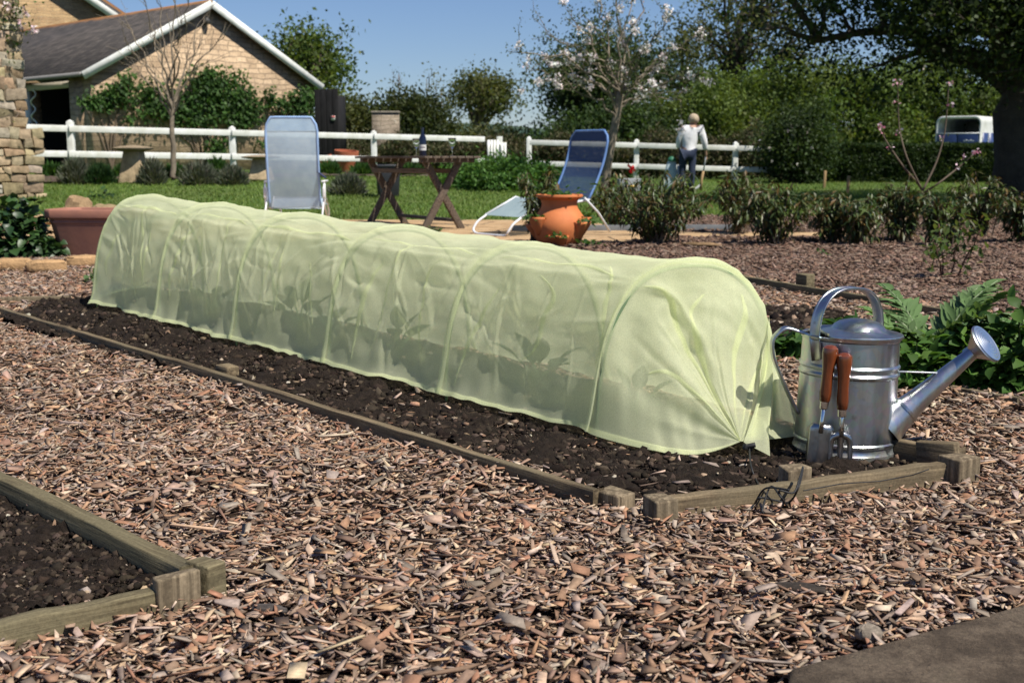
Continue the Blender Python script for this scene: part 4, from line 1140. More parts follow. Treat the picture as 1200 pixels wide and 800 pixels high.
# ============================================================ HAND TOOLS
M['handle_wood'] = None
def hw_():
    t = NT('varnished_wood'); t.set(.22, 0, .6); o = t.coord(); g = t.noise(t.mapped(o, (60, 60, 8)), 1, 5)
    t.base(t.ramp(g, [(.3, (.08, .018, .006)), (.7, (.22, .055, .016))])); t.p.inputs['Coat Weight'].default_value = .5; return t.m
M['handle_wood'] = hw_()
M['steel'] = simple('tool_steel', (.46, .46, .46), .28, 1.0, var=.3, scale=30, bump=.1)
M['ferrule'] = simple('ferrule', (.7, .71, .72), .2, 1.0, var=.1, bump=0)
def tool_frame(top, tip, face):
    z = nrm(top - tip); y = nrm(face - z * np.dot(face, z)); x = np.cross(y, z)
    return Matrix(((x[0], y[0], z[0], tip[0]), (x[1], y[1], z[1], tip[1]), (x[2], y[2], z[2], tip[2]), (0, 0, 0, 1)))
def handle(e, z0, ln):
    mb = MB(); pr = [(.0105, 0), (.013, .004), (.0148, .02), (.0138, .05), (.0148, .075), (.0182, .100), (.0192, .112), (.018, .122), (.011, .128), (.001, .1295)]
    mb.lathe([(r, z0 + z * ln / .1295) for r, z in pr], 24); o = mb.build('handle', M['handle_wood'], e, smooth='auto')
    mb = MB(); mb.lathe([(.0105, z0 - .016), (.0108, z0 - .014), (.0112, z0 + .003)], 24); mb.build('ferrule', M['ferrule'], e, smooth='auto')
    mb = MB(); mb.lathe([(.001, 0), (.0042, .0002), (.0042, .001)], 12, (0, -.0158, z0 + ln * .90), [[1, 0, 0], [0, 0, -1], [0, 1, 0]]); mb.build('hang_hole', M['dark'], e)
# trowel: outer left
tp = G(956, 549, .0); top_t = AT(974, 404, tp[1] + .008)
tip = np.array([tp[0], tp[1], -.03])
e = empty('hand_trowel', tip, 0, 'hand trowel with brown varnished handle stuck in soil against the can', 'trowel')
e.matrix_world = tool_frame(top_t, tip, np.array([.30, .95, 0])); Lt = float(np.linalg.norm(top_t - tip)); hL = .140
zh = Lt - hL; handle(e, zh, hL)
zs_ = np.linspace(0, 1, 14); P_ = []
BL = zh - .055
for u_ in zs_:
    w_ = .030 * (1 - .55 * max(0, (.35 - u_) / .35) ** 2) * (1 if u_ < .93 else (1 - (u_ - .93) / .07 * .25)); row = []
    for k in np.linspace(-1, 1, 11): row.append((k * w_, .014 * (k * k) - .010 - .0, u_ * BL))
    P_.append(row)
P_ = np.array(P_); mb = MB(); mb.grid(P_); o = mb.build('blade', M['steel'], e, smooth=True); solidify(o, .002)
mb = MB(); mb.tube([(0, -.010, BL - .02), (0, -.012, BL + .01), (0, -.006, BL + .03), (0, 0, zh - .012)], [.006, .0055, .0055, .007], 10); mb.build('neck', M['ferrule'], e, smooth=True)
# fork: inner right
fp_ = G(981, 549, .0); top_f = AT(990, 413, fp_[1] - .004); tip = np.array([fp_[0] + .002, fp_[1] - .012, -.03])
e = empty('hand_fork', tip, 0, 'hand fork with brown varnished handle leaning beside the trowel', 'hand fork')
e.matrix_world = tool_frame(top_f, tip, np.array([.1, 1, 0])); Lt = float(np.linalg.norm(top_f - tip)); zh = Lt - hL; handle(e, zh, hL)
BL = zh - .06
mb = MB(); mb.tube([(0, 0, BL - .004), (0, -.004, BL + .02), (0, -.004, BL + .04), (0, 0, zh - .012)], [.009, .0055, .005, .007], 10); mb.build('neck', M['ferrule'], e, smooth=True)
for k in (-1, 0, 1):
    if k: P_ = [(0, 0, BL), (k * .018, .001, BL - .006), (k * .023, .003, BL - .022), (k * .024, 0, BL * .5), (k * .022, -.004, .0)]
    else: P_ = [(0, 0, BL + .004), (0, .002, BL - .03), (0, 0, BL * .5), (0, -.004, 0)]
    P_ = np.array(P_, float); q_ = np.linspace(0, len(P_) - 1, 16); pp = np.stack([np.interp(q_, range(len(P_)), P_[:, c_]) for c_ in range(3)], -1)
    for _ in range(3): pp[1:-1] = (pp[:-2] + 2 * pp[1:-1] + pp[2:]) / 4
    mb = MB(); mb.tube(pp, np.linspace(.0095, .0045, 16), 10, flat=.8); mb.build('tine', M['steel'], e, smooth=True)
# ============================================================ GARDEN FURNITURE
def sling(name, c, transp):
    t = NT(name); o = t.coord(); t.set(.7, 0, .2)
    w = t.noise(t.mapped(o, (300, 300, 300)), 1, 2); b = t.noise(o, 9, 4)
    t.base(t.mix(1.0, tuple(c), t.ramp(b, [(.3, (.85, .87, .9)), (.7, (1.08, 1.06, 1.03))]), 'MULTIPLY'))
    tp = t.new('ShaderNodeBsdfTransparent'); tr = t.new('ShaderNodeBsdfTranslucent'); tr.inputs[0].default_value = (*c, 1)
    m0 = t.new('ShaderNodeMixShader'); m0.inputs[0].default_value = .3; t.link(t.p.outputs[0], m0.inputs[1]); t.link(tr.outputs[0], m0.inputs[2])
    m1 = t.new('ShaderNodeMixShader'); t.link(t.math('ADD', transp - .06, t.math('MULTIPLY', w, .12)), m1.inputs[0]); t.link(m0.outputs[0], m1.inputs[1]); t.link(tp.outputs[0], m1.inputs[2]); t.link(m1.outputs[0], t.out.inputs[0])
    return t.m
M['sling_pale'] = sling('blue_mesh_pale', (.56, .71, .84), .18)
M['sling_blue'] = sling('blue_mesh_dark', (.07, .12, .25), .24)
M['sling_seat'] = sling('blue_mesh_seat', (.36, .47, .52), .08)
M['band_blue'] = simple('blue_binding', (.12, .23, .48), .6, var=.15, bump=.1)
M['band_pale'] = simple('pale_binding', (.30, .45, .72), .6, var=.15, bump=.1)
M['tube_white'] = simple('white_tube', (.72, .73, .75), .35, .0, var=.12, bump=0)
M['plastic_white'] = simple('white_plastic', (.78, .78, .78), .4, bump=0)
def lounger(label, loc, f, prof, fab, seat, bind, wid=.58, cut=.07, arms=True):
    ang = math.atan2(f[1], f[0]); e = empty('deck_chair', loc, ang, label, 'deck chair')
    h = wid / 2
    (fx, fz), (kx, kz), (bx, bz), (tx, tz) = prof
    # backrest cloth with clipped top corners
    n = 14; t = np.linspace(0, 1, n); P = []
    for u in t:
        w_ = h if u < .90 else h - cut * (u - .90) / .10
        sag = -.018 * math.sin(PI * u)
        P.append([(bx + (tx - bx) * u + sag * (1 - (k) ** 2) * 1.0 - (.05 * math.sin(PI * u)), k * w_, bz + (tz - bz) * u) for k in np.linspace(-1, 1, 9)])
    P = np.array(P); mb = MB(); mb.grid(P); mb.build('backrest', fab, e, smooth=True)
    # head pocket: a second layer over the top
    mb = MB(); mb.grid(P[-3:] + np.array([-.006, 0, .002])); mb.grid(P[-3:] + np.array([.006, 0, .002])); mb.build('head_pocket', fab, e, smooth=True)
    # bindings round the edge = cloth over the tube
    edge = np.concatenate([P[:, 0], P[-1, 1:-1], P[::-1, -1]]); mb = MB(); mb.tube(edge, .013, 8); mb.build('back_frame', bind, e, smooth=True)
    # seat and foot rest
    Q = np.array([[(x, k * h, z) for k in np.linspace(-1, 1, 7)] for x, z in ((bx + .02, bz - .0), (bx + .25, bz - .03), (kx - .02, kz - .02))])
    mb = MB(); mb.grid(Q); mb.build('seat', seat, e, smooth=True)
    Q = np.array([[(x, k * h, z) for k in np.linspace(-1, 1, 7)] for x, z in ((kx + .01, kz), ((kx + fx) / 2, (kz + fz) / 2 - .01), (fx, fz))])
    mb = MB(); mb.grid(Q); mb.build('foot_rest', seat, e, smooth=True)
    for sgn in (-1, 1):
        y = sgn * (h + .012)
        mb = MB(); mb.tube([(bx, y, bz), (bx + .25, y, bz - .03), (kx, y, kz), (fx, y, fz)], .011, 8); mb.build('side_rail', M['tube_white'], e, smooth=True)
        yy = sgn * (h + .035)
        mb = MB(); mb.tube([(bx + .18, yy, bz + .26), (bx + .05, yy, bz + .1), (bx - .32, yy, .015)] if arms else [(bx + .08, yy, bz + .02), (bx - .10, yy, bz - .13), (bx - .26, yy, .015)], .011, 8); mb.build('rear_leg', M['tube_white'], e, smooth=True)
        if arms:
            mb = MB(); mb.box((bx + .17, yy, bz + .28), (.42, .042, .022)); mb.build('armrest', M['plastic_white'], e, bevel=.008)
            mb = MB(); mb.tube([(bx - .02, yy + sgn * .01, bz + .27), (bx - .02, yy + sgn * .01, bz + .02), (kx - .05, yy + sgn * .01, .02)], .011, 8); mb.build('arm_frame', M['tube_white'], e, smooth=True)
            mb = MB(); mb.box((bx - .02, yy + sgn * .01, bz + .16), (.05, .035, .12)); mb.build('arm_bracket', M['plastic_white'], e, bevel=.008)
    # foot hoop: down to the ground and across
    mb = MB(); a = np.array([(fx - .01, -h, fz), (fx + .10, -h * 1.02, fz - .06), (fx + .16, -h * 1.0, .05), (fx + .15, -h * .85, .014), (fx + .15, 0, .014), (fx + .15, h * .85, .014), (fx + .16, h * 1.0, .05), (fx + .10, h * 1.02, fz - .06), (fx - .01, h, fz)])
    q_ = np.linspace(0, 8, 50); pp = np.stack([np.interp(q_, range(9), a[:, k]) for k in range(3)], -1)
    for _ in range(4): pp[1:-1] = (pp[:-2] + 2 * pp[1:-1] + pp[2:]) / 4
    mb.tube(pp, .012, 8); mb.build('foot_hoop', M['tube_white'], e, smooth=True)
    return e
p = G(574, 277, 0); f2 = np.array([-.80, -.60])
c2 = p[:2] - f2 * .74
lounger('dark blue mesh deck chair reclined behind the orange pot with its foot rest out', (c2[0], c2[1], .0), f2, ((.58, .19), (.20, .36), (-.26, .34), (-.52, 1.02)), M['sling_blue'], M['sling_seat'], M['band_blue'], arms=False)
p = AT(343, 246, 13.2)
e1 = lounger('pale blue mesh deck chair seen from behind between tunnel and barn', (p[0], 13.5, .012), (-.06, 1.0), ((.60, .2), (.22, .30), (-.20, .20), (-.38, 1.17)), M['sling_pale'], M['sling_pale'], M['band_pale'], wid=.555, cut=.06)
mb = MB(); mb.bar((-.36, -.36, .52), (-.28, -.22, .62), .03, .012); mb.build('strap', simple('navy_strap', (.02, .03, .09), .7, bump=0), e1)

# folding table
M['table_wood'] = timber('table_wood', (.17, .125, .092), (.085, .062, .046), (.13, .105, .082))
tc = G(519, 270, 0); axd = np.array([-.52, .85]); axd /= np.linalg.norm(axd)
pc = np.array([axd[1], -axd[0]])
te = empty('folding_table', (tc[0], tc[1], .0), math.atan2(axd[1], axd[0]), 'weathered brown folding garden table with crossed legs on the patio', 'table')
tz = AT(519, 183, tc[1])[2]
for k in range(7):
    mb = MB(); w_ = .66 / 7; mb.box((.62, -.33 + w_ * (k + .5), tz - .012), (1.72, w_ - .012, .024)); mb.build('top_slat', M['table_wood'], te, bevel=.003)
for x_ in (-.1, 1.34):
    mb = MB(); mb.box((x_, 0, tz - .045), (.07, .62, .042)); mb.build('top_rail', M['table_wood'], te, bevel=.003)
for x_ in (0., 1.34):
    for sg in (-1, 1):
        mb = MB(); mb.bar((x_ + sg * .022, -sg * .24, 0), (x_ + sg * .022, sg * .20, tz - .03), .07, .04, up=(1, 0, 0)); mb.build('leg', M['table_wood'], te, bevel=.003)
for y_ in (-.17, .17):
    mb = MB(); mb.box((.67, y_, tz - .155), (1.34, .03, .05)); mb.build('rail', M['table_wood'], te, bevel=.003)
mb = MB(); mb.box((.67, -.16, .10), (1.30, .09, .03)); mb.build('foot_rail', M['table_wood'], te, bevel=.003)
zt_ = tz + .001
def tpt(px, Yg):
    p = AT(px, 183, Yg); return np.array([p[0], p[1], zt_])
def glassmat():
    t = NT('clear_glass'); t.p.inputs['Transmission Weight'].default_value = 1.0; t.set(.02, 0, .5); t.base((.95, .98, .98)); t.p.inputs['IOR'].default_value = 1.3; return t.m
M['glass'] = glassmat()
gpf = [(.030, 0), (.031, .002), (.006, .006), (.004, .012), (.0038, .075), (.006, .084), (.022, .098), (.034, .120), (.0385, .15), (.041, .185), (.0395, .185), (.036, .15), (.031, .12), (.018, .10), (.001, .092)]
for px, lab in ((488, 'stemmed wine glass left of the dark bottle on the table'), (530, 'stemmed wine glass standing alone on the right of the table')):
    p = tpt(px, tc[1] + (.52 if px < 500 else .12)); e = empty('wine_glass', p, 0, lab, 'wine glass', 'wine glasses on the table')
    mb = MB(); mb.lathe(gpf, 24); mb.build('bowl', M['glass'], e, smooth=True)
p = tpt(495.5, tc[1] + .42); e = empty('wine_bottle', p, 0, 'dark wine bottle with a pale label on the folding table', 'bottle')
mb = MB(); mb.lathe([(.001, .001), (.036, .0), (.038, .006), (.038, .185), (.034, .20), (.016, .235), (.0145, .245), (.0145, .285), (.017, .287), (.017, .30), (.001, .301)], 28)
bm = NT('dark_glass'); bm.set(.08, 0, .6); bm.base((.008, .012, .03)); mb.build('glass_body', bm.m, e, smooth='auto')
mb = MB(); a = np.linspace(-PI * .95, -.05 * PI, 20); mb.grid(np.array([[(math.cos(k) * .0386, math.sin(k) * .0386, z_) for k in a] for z_ in (.06, .12)])); mb.build('bottle_label', simple('paper', (.72, .70, .66), .7, bump=0), e, smooth=True)
mb = MB(); a = np.linspace(-PI * .75, -.25 * PI, 8); mb.grid(np.array([[(math.cos(k) * .0389, math.sin(k) * .0389, z_) for k in a] for z_ in (.085, .097)])); mb.build('label_print', simple('print_ink', (.12, .10, .12), .7, bump=0), e, smooth=True)
# black bin behind the table
p = TG(455, 231); e = empty('bin', p, .2, 'black square plastic bin tub on the lawn beyond the table', 'bin')
mb = MB(); mb.box((0, 0, .24), (.30, .30, .48), taper=1.15); mb.build('tub', simple('black_plastic', (.02, .021, .024), .5, bump=.05), e, bevel=.02)
mb = MB(); mb.box((0, 0, .47), (.40, .40, .035)); mb.build('rim', simple('black_rim', (.025, .026, .03), .5, bump=.05), e, bevel=.008)

# ============================================================ POTS AND STONES
M['terracotta'] = simple('terracotta_dull', (.36, .155, .10), .85, var=.3, scale=9, bump=.3, bdist=.004, c2=(.27, .12, .085))
M['terra_bright'] = simple('terracotta_bright', (.62, .195, .058), .75, var=.2, scale=8, bump=.25, bdist=.004, c2=(.50, .145, .042))
# square-sided trough: eight-sided plan like a window box with cut corners
c = G(104, 303, .0); tr_r = .5
e = empty('terracotta_trough', (c[0] + .06, c[1] + .16, 0), -.12, 'large dull terracotta trough with moulded rim beside the far end of the net', 'planter')
def octring(w, d, cc, z): 
    return [(-w, -d + cc, z), (-w + cc, -d, z), (w - cc, -d, z), (w, -d + cc, z), (w, d - cc, z), (w - cc, d, z), (-w + cc, d, z), (-w, d - cc, z)]
rows = []
for k, z_, cc in ((.80, .0, .09), (.82, .02, .09), (.955, .255, .10), (.965, .262, .1), (.99, .268, .1), (.99, .278, .1), (.965, .283, .1), (.975, .295, .1), (1.05, .305, .1), (1.06, .325, .1), (1.06, .355, .1), (1.04, .368, .1), (.97, .368, .1), (.95, .35, .1), (.93, .30, .1)):
    rows.append(octring(.36 * k, .22 * k + .0, cc * .8, z_))
mb = MB(); mb.grid(np.array(rows, float), closed=True); mb.f.append(tuple(range(7, -1, -1))); mb.build('pot_body', M['terracotta'], e, bevel=.006)
mb = MB(); mb.box((0, 0, .31), (.60, .34, .03)); mb.build('compost', M['soil'], e)
# strawberry pot
c = G(656, 291, 0)
e = empty('strawberry_pot', (c[0], c[1] + .14, 0), 0, 'bright orange terracotta strawberry pot with side pockets, plants growing in it', 'pot')
prf = [(.001, 0), (.15, 0), (.165, .015), (.20, .08), (.222, .15), (.225, .20), (.21, .255), (.178, .30), (.155, .335), (.150, .37), (.158, .40), (.185, .418), (.198, .425), (.200, .435), (.196, .445), (.180, .446), (.150, .42), (.135, .37)]
mb = MB(); mb.lathe(prf, 48); mb.build('pot_body', M['terra_bright'], e, smooth='auto')
mb = MB(); mb.lathe([(.001, .39), (.143, .39)], 24); mb.build('compost', M['soil'], e)
pk = []
for az, z_ in ((-35, .13), (-150, .17), (-95, .02), (20, .16), (-200, .1)):
    a = rad(az); R_ = np.interp(z_ + .08, [0, .08, .15, .2, .255, .3], [.15, .2, .222, .225, .21, .178]); o_ = np.array([math.cos(a), math.sin(a), 0]); sd = np.array([-o_[1], o_[0], 0])
    P_ = []; 
    for u_ in np.linspace(0, 1, 9):
        row = []
        for v_ in np.linspace(-1, 1, 13):
            an = v_ * PI / 2; w_ = (.025 + .062 * u_ ** .7); dep = (.012 + .078 * u_ ** 1.1) * math.cos(an) ** .8
            zz = z_ - .06 + .15 * u_ + .0
            row.append(o_ * (np.interp(zz, [0, .08, .15, .2, .255, .3], [.15, .2, .222, .225, .21, .178]) - .018 + dep) + sd * math.sin(an) * w_ + np.array([0, 0, zz]))
        P_.append(row)
    mb = MB(); mb.grid(np.array(P_)); o = mb.build('pocket', M['terra_bright'], e, smooth=True); solidify(o, .014)
    pk.append(o_ * (R_ + .035) + np.array([0, 0, z_ + .07]))
# strawberries in the pockets and the rim: one plant each
def small_leafy(name, label, cat, p, n, r, L, Wd, pal, up=.5, group=None, rows=3, m='leaf', stemc=None, zoff=.0, droop=.3):
    e = empty(name, p, 0, label, cat, group); C = rng.normal(size=(n, 3)) * np.array([r, r, r * .55]); C[:, 2] = np.abs(C[:, 2]) + zoff
    D = nrm(C * np.array([1, 1, .5]) + rng.normal(size=(n, 3)) * r * .5 + np.array([0, 0, up * r])); N = nrm(np.stack([rng.normal(0, .4, n), rng.normal(0, .4, n), np.ones(n)], -1))
    leaf_obj('leaves', M[m], e, C, D, N, L * rng.uniform(.6, 1.3, n), Wd * rng.uniform(.7, 1.25, n), pick(pal, n, .3), world=False, rows=rows, droop=droop)
    mb = MB()
    for k in range(0, n, max(1, n // 14)):
        mb.tube([(0, 0, -.02), C[k] * .5 + np.array([0, 0, .02]), C[k]], [.003, .0025, .002], 5, cap=False)
    mb.build('stems', M['stem_green'], e); return e
M['stem_green'] = simple('stem_green', (.09, .12, .04), .7, bump=0); M['stem_red'] = simple('stem_red', (.12, .05, .03), .7, bump=0); M['stem_brown'] = simple('stem_brown', (.14, .10, .065), .8, bump=.3, scale=40)
PALG = [(.035, .085, .02), (.05, .115, .028), (.07, .14, .035)]
PALD = [(.018, .045, .014), (.026, .06, .018), (.04, .085, .024)]
po = np.array(e.location)
labs = ['strawberry plant in the front right pocket of the orange pot', 'strawberry plant hanging from the left pocket of the orange pot', 'strawberry plant at the foot of the orange pot, front', 'strawberry plant in the right side pocket of the orange pot', None]
for q_, l_ in zip(pk, labs):
    if l_: small_leafy('strawberry_plant', l_, 'plant', po + q_, 26, .036, .05, .042, PALG, group='strawberry plants in the orange pot', zoff=.0)
small_leafy('strawberry_plant', 'leafy strawberry plant filling the rim of the orange pot', 'plant', po + np.array([.02, 0, .40]), 60, .07, .055, .045, PALG, group='strawberry plants in the orange pot')
p = G(690, 292, 0); small_leafy('strawberry_plant', 'leafy runner spilling on the bark at the right foot of the orange pot', 'plant', p + np.array([0, .04, .01]), 45, .05, .05, .042, PALG, group='strawberry plants in the orange pot')
p = G(740, 0 + 297, 0)
# rocks and stone edging
def rock(name, label, p, size, rz, c, cat='stone', seed=0, e3=None):
    r_ = np.random.default_rng(seed); P = []; nu, nv = 14, 20
    for i in range(nu + 1):
        th_ = PI * i / nu; row = []
        for j in range(nv):
            ph = 2 * PI * j / nv; d = np.array([math.sin(th_) * math.cos(ph), math.sin(th_) * math.sin(ph), math.cos(th_)])
            d = np.sign(d) * np.abs(d) ** .55; k = 1 + .10 * wob(d[0] * 2 + seed, d[1] * 2 + d[2] * 3 + seed, 1.3, 3, seed % 7)
            row.append(d * k * np.array(size) / 2 * .93)
        P.append(row)
    mb = MB(); mb.grid(np.array(P), closed=True); o = mb.build(name, None, None, smooth='auto')
    o.data.materials.append(stone_m(c)); o.location = Vector([float(k) for k in p]) + Vector((0, 0, size[2] * .42)); o.rotation_euler = e3 or (0, 0, rz)
    return tag(o, label, cat)
_sm = {}
def stone_m(c):
    if c not in _sm:
        t = NT('field_stone'); t.set(.92, 0, .2); o = t.coord(); n = t.noise(o, 9, 8, .7); f = t.noise(o, 60, 5)
        t.base(t.ramp(n, [(.3, tuple(k * .5 for k in c)), (.52, c), (.72, tuple(min(1, k * 1.25) for k in c))])); t.bump(t.math('ADD', n, t.math('MULTIPLY', f, .4)), .9, .02); _sm[c] = t.m
    return _sm[c]
p = AT(90, 246, 10.3); p[2] = .10; rock('boulder', 'pointed brown boulder behind the terracotta trough', p, (.26, .25, .36), .3, (.33, .22, .12), 'boulder', 3, (0.1, .25, .3))
p = AT(128, 246, 10.0); p[2] = .12; rock('boulder', 'sloping mossy boulder right of the pointed one behind the trough', p, (.36, .26, .26), -.4, (.30, .22, .12), 'boulder', 5, (.1, .32, -.2))
ed = [(14, 318, .30), (55, 320, .28), (97, 314, .26), (-25, 322, .3)]
for k, (px, py, w_) in enumerate(ed):
    p = G(px, py, 0); rock('edging_stone', ['flat golden edging stone by the dark leafy plant', 'long golden edging stone in front of the dark leafy plant', 'rough golden edging stone under the trough corner', 'golden edging stone cut by the left edge of the photo'][k], p, (w_, .14, .10), .25 + .1 * k, (.42, .26, .13), 'edging stone', 10 + k)
for k, (px, py, w_, h_) in enumerate(((42, 282, .25, .10), (60, 296, .34, .16), (8, 276, .3, .1))):
    p = G(px, py, 0); p[1] += .2; rock('stone_block', ['flat capping stone above the larger block left of the trough', 'pale sandy block left of the trough', 'stone block hidden behind the dark leafy plant'][k], p + np.array([0, 0, .14 if k == 0 else 0]), (w_, .24, h_), .1, (.46, .31, .17), 'stone block', 20 + k)
# staddle stones
M['staddle'] = stone_m((.46, .35, .22))
for k, (px, py, lab) in enumerate(((157, 217, 'mushroom shaped staddle stone below the bare young tree'), (306, 218, 'mushroom shaped staddle stone half behind the pale deck chair'))):
    p = TB(px, 20.6 + k * .8); e = empty('staddle_stone', p, .15 * k, lab, 'staddle stone', 'staddle stones along the barn fence')
    zt2 = AT(px, 171 if k == 0 else 182, p[1])[2] - p[2]
    mb = MB(); mb.box((0, 0, zt2 * .45), (.44, .44, zt2 * .9), taper=.62, jit=.015); mb.build('stem', M['staddle'], e, bevel=.035, seg=3)
    mb = MB(); mb.lathe([(.001, zt2 * .84), (.18, zt2 * .85), (.33, zt2 * .9), (.345, zt2 * .94), (.22, zt2 * .99), (.001, zt2 * 1.02)], 24); o = mb.build('cap', stone_m((.27, .21, .14)), e, smooth='auto')

# ============================================================ SMALL THINGS NEAR THE FENCE
p = AT(383, 155, 30.6); e = empty('tarred_shed', (p[0], 30.6, .5), -.1, 'black tarred board shed end with a small white sign, at the barn corner', 'shed')
for k in range(4):
    mb = MB(); mb.box((-.22 + .15 * k, 0, .95), (.142, .05, 2.0 + rng.normal(0, .02))); mb.build('board', M['wood_dark'], e, bevel=.005)
mb = MB(); mb.box((0, .45, .9), (.58, .82, 1.8)); mb.build('shed_body', M['wood_dark'], e)
q_ = AT(390.5, 138.5, 30.5); lo_ = (q_[0] - p[0], -.05, q_[2] - .5)
mb = MB(); mb.box(lo_, (.10, .012, .11)); mb.build('sign', M['white_paint'], e)
mb = MB(); mb.box((lo_[0], lo_[1] - .008, lo_[2] + .03), (.09, .006, .04)); mb.build('sign_band', simple('sign_red', (.6, .06, .05), .5, bump=0), e)
p = AT(394, 190, 28.6); z0 = .42
for k, (dx, s_, lab) in enumerate(((-.18, .20, 'orange clay pot lying tilted behind the white fence'), (.22, .27, 'larger orange clay pot behind the white fence beside the tilted one'))):
    mb = MB(); mb.lathe([(.001, 0), (s_ * .62, 0), (s_ * .95, s_ * 1.5), (s_ * 1.06, s_ * 1.5), (s_ * 1.06, s_ * 1.85), (s_ * .92, s_ * 1.85), (s_ * .85, s_ * 1.2), (.001, s_ * 1.2)], 24)
    o = mb.build('clay_pot', simple('clay_red', (.42, .12, .055), .85), None, smooth='auto'); o.location = (p[0] + dx, p[1], z0); o.rotation_euler = (.1, -.35 if k == 0 else .08, 0); tag(o, lab, 'pot')
p = AT(470, 160, 34.0)
e = empty('garden_wall', (p[0], 34, .4), .05, 'short length of old stone garden wall among the bushes', 'wall')
zt2 = AT(470, 133, 34)[2] - .4
mb = MB(); mb.box((-.42, 0, zt2 / 2 - .2), (.75, .4, zt2 + .4)); mb.build('wall', stonewall('stone_grey', (.33, .285, .23), (.25, .21, .17), (.24, .21, .16)), e)
mb = MB(); mb.box((-.42, 0, zt2 + .03), (.79, .46, .05)); mb.build('coping', stone_m((.30, .26, .21)), e, bevel=.01)
M['stake'] = timber('stake_wood', (.46, .31, .16), (.34, .22, .11), (.42, .28, .15), axis=2)
for px, yb, yt, lab in ((966, 221, 200, 'left of two pale wooden stakes standing on the lawn'), (993.5, 228, 206, 'right hand pale wooden stake on the lawn, nearer the shrubs')):
    p = TG(px, yb); zt2 = AT(px, yt, p[1])[2] - p[2]; mb = MB(); mb.box((0, 0, zt2 / 2), (.055, .055, zt2), (0, .03, 0)); o = mb.build('wooden_stake', M['stake'], None, bevel=.006); o.location = Vector([float(k) for k in p]); tag(o, lab, 'stake')
p = TG(737, 236); e = empty('plant_trough', (p[0], p[1], p[2]), .1, 'small grey trough with a yellow strip behind the tallest dark shrub', 'trough')
zz = AT(737, 209, p[1])[2] - p[2]
mb = MB(); mb.box((0, 0, zz * .72), (.34, .2, zz * .55), taper=1.1); mb.build('trough', simple('grey_trough', (.34, .35, .36), .8), e, bevel=.01)
mb = MB(); mb.box((.03, -.112, zz * .66), (.16, .012, .03)); mb.build('yellow_strip', simple('yellow_tape', (.7, .45, .03), .5, bump=0), e)
p2_ = p + np.array([.05, 0, zz]); e = empty('red_tulip', p2_, 0, 'single red flower above the small grey trough', 'flower')
C = rng.normal(size=(16, 3)) * .02 + np.array([0, 0, .14]); leaf_obj('petals', M['petal'], e, C, rdir(16, up=1.0), rdir(16), .07, .05, pick([(.5, .01, .015), (.6, .02, .02)], 16), world=False)
mb = MB(); mb.tube([(0, 0, -.08), (.01, 0, .14)], .005, 5); mb.build('stalk', M['stem_green'], e)
leaf_obj('leaves', M['leaf'], e, rng.normal(size=(10, 3)) * .03, rdir(10, up=1.3), rdir(10), .14, .03, pick(PALG, 10), world=False)

# ============================================================ HORSE TRAILER
p = AT(1122, 170, 38.0); e = empty('horse_trailer', (p[0], 38, 0.0), rad(-40), 'white and blue horse trailer with open upper doors beyond the clipped hedge', 'trailer')
Wt, Lt_, Zt = 1.42, 2.6, AT(1119, 136, 38)[2]
def rr_(w, z0, z1, r, n=6):
    pts = [(-w, z0)]; 
    for a in np.linspace(PI, PI / 2, n): pts.append((-w + r + r * math.cos(a), z1 - r + r * math.sin(a)))
    for a in np.linspace(PI / 2, 0, n): pts.append((w - r + r * math.cos(a), z1 - r + r * math.sin(a)))
    pts.append((w, z0)); return pts
outl = rr_(Wt / 2, .35, Zt, .22); inn = rr_(Wt / 2 - .06, .41, Zt - .07, .17)
n = len(outl); mb = MB()
V = [(x, 0, z) for x, z in outl] + [(x, 0, z) for x, z in inn] + [(x, Lt_, z) for x, z in outl] + [(x, Lt_ - .05, z) for x, z in inn]
F = [(i, i + 1, n + i + 1, n + i) for i in range(n - 1)] + [(i + 1, i, 2 * n + i, 2 * n + i + 1) for i in range(n - 1)] + [(n + i, n + i + 1, 3 * n + i + 1, 3 * n + i) for i in range(n - 1)]
F += [tuple(range(2 * n, 3 * n)), tuple(range(4 * n - 1, 3 * n - 1, -1)), (n - 1, 0, 2 * n, 3 * n - 1), (0, n, 2 * n - 1, n - 1), (n, 3 * n, 4 * n - 1, 2 * n - 1)]
mb.add(V, F); mb.build('body', M['white_paint'], e)
M['trailer_blue'] = simple('trailer_blue', (.035, .06, .17), .35, bump=0)
zr = AT(1119, 157, 38)[2]
for k in (-1, 1):
    mb = MB(); mb.box((k * .325, -.03, (.4 + zr) / 2), (.63, .04, zr - .4)); mb.build('rear_door', M['trailer_blue'], e, bevel=.01)
mb = MB(); mb.box((0, -.035, zr + .015), (1.34, .05, .03)); mb.build('rail', M['tube_white'], e)
mb = MB()
for k in range(5): mb.box((.22 + .07 * k, -.053, zr - .22 + .015 * (k % 2)), (.05, .004, .035 + .02 * (k % 2)))
mb.build('pale_lettering', M['tube_white'], e)
for (a0, a1) in ((.12, .62), (.72, 1.62), (1.70, 2.5)):
    mb = MB(); mb.box((Wt / 2 + .012, (a0 + a1) / 2, (.42 + zr) / 2 + .03), (.02, a1 - a0, zr - .42)); mb.build('side_panel', M['trailer_blue'], e)
for s_ in (-1, 1):
    for y_ in (1.0, 1.75):
        mb = MB(); mb.lathe([(.12, -.09), (.29, -.09), (.31, -.05), (.31, .05), (.29, .09), (.12, .09)], 24, (s_ * .76, y_, .31), [[0, 0, 1], [0, 1, 0], [-1, 0, 0]], True, True); mb.build('wheel', simple('tyre', (.02, .02, .02), .8, bump=0), e, smooth='auto')
mb = MB(); mb.box((0, 1.3, .38), (1.28, 2.5, .05)); mb.build('trailer_floor', M['dark'], e)

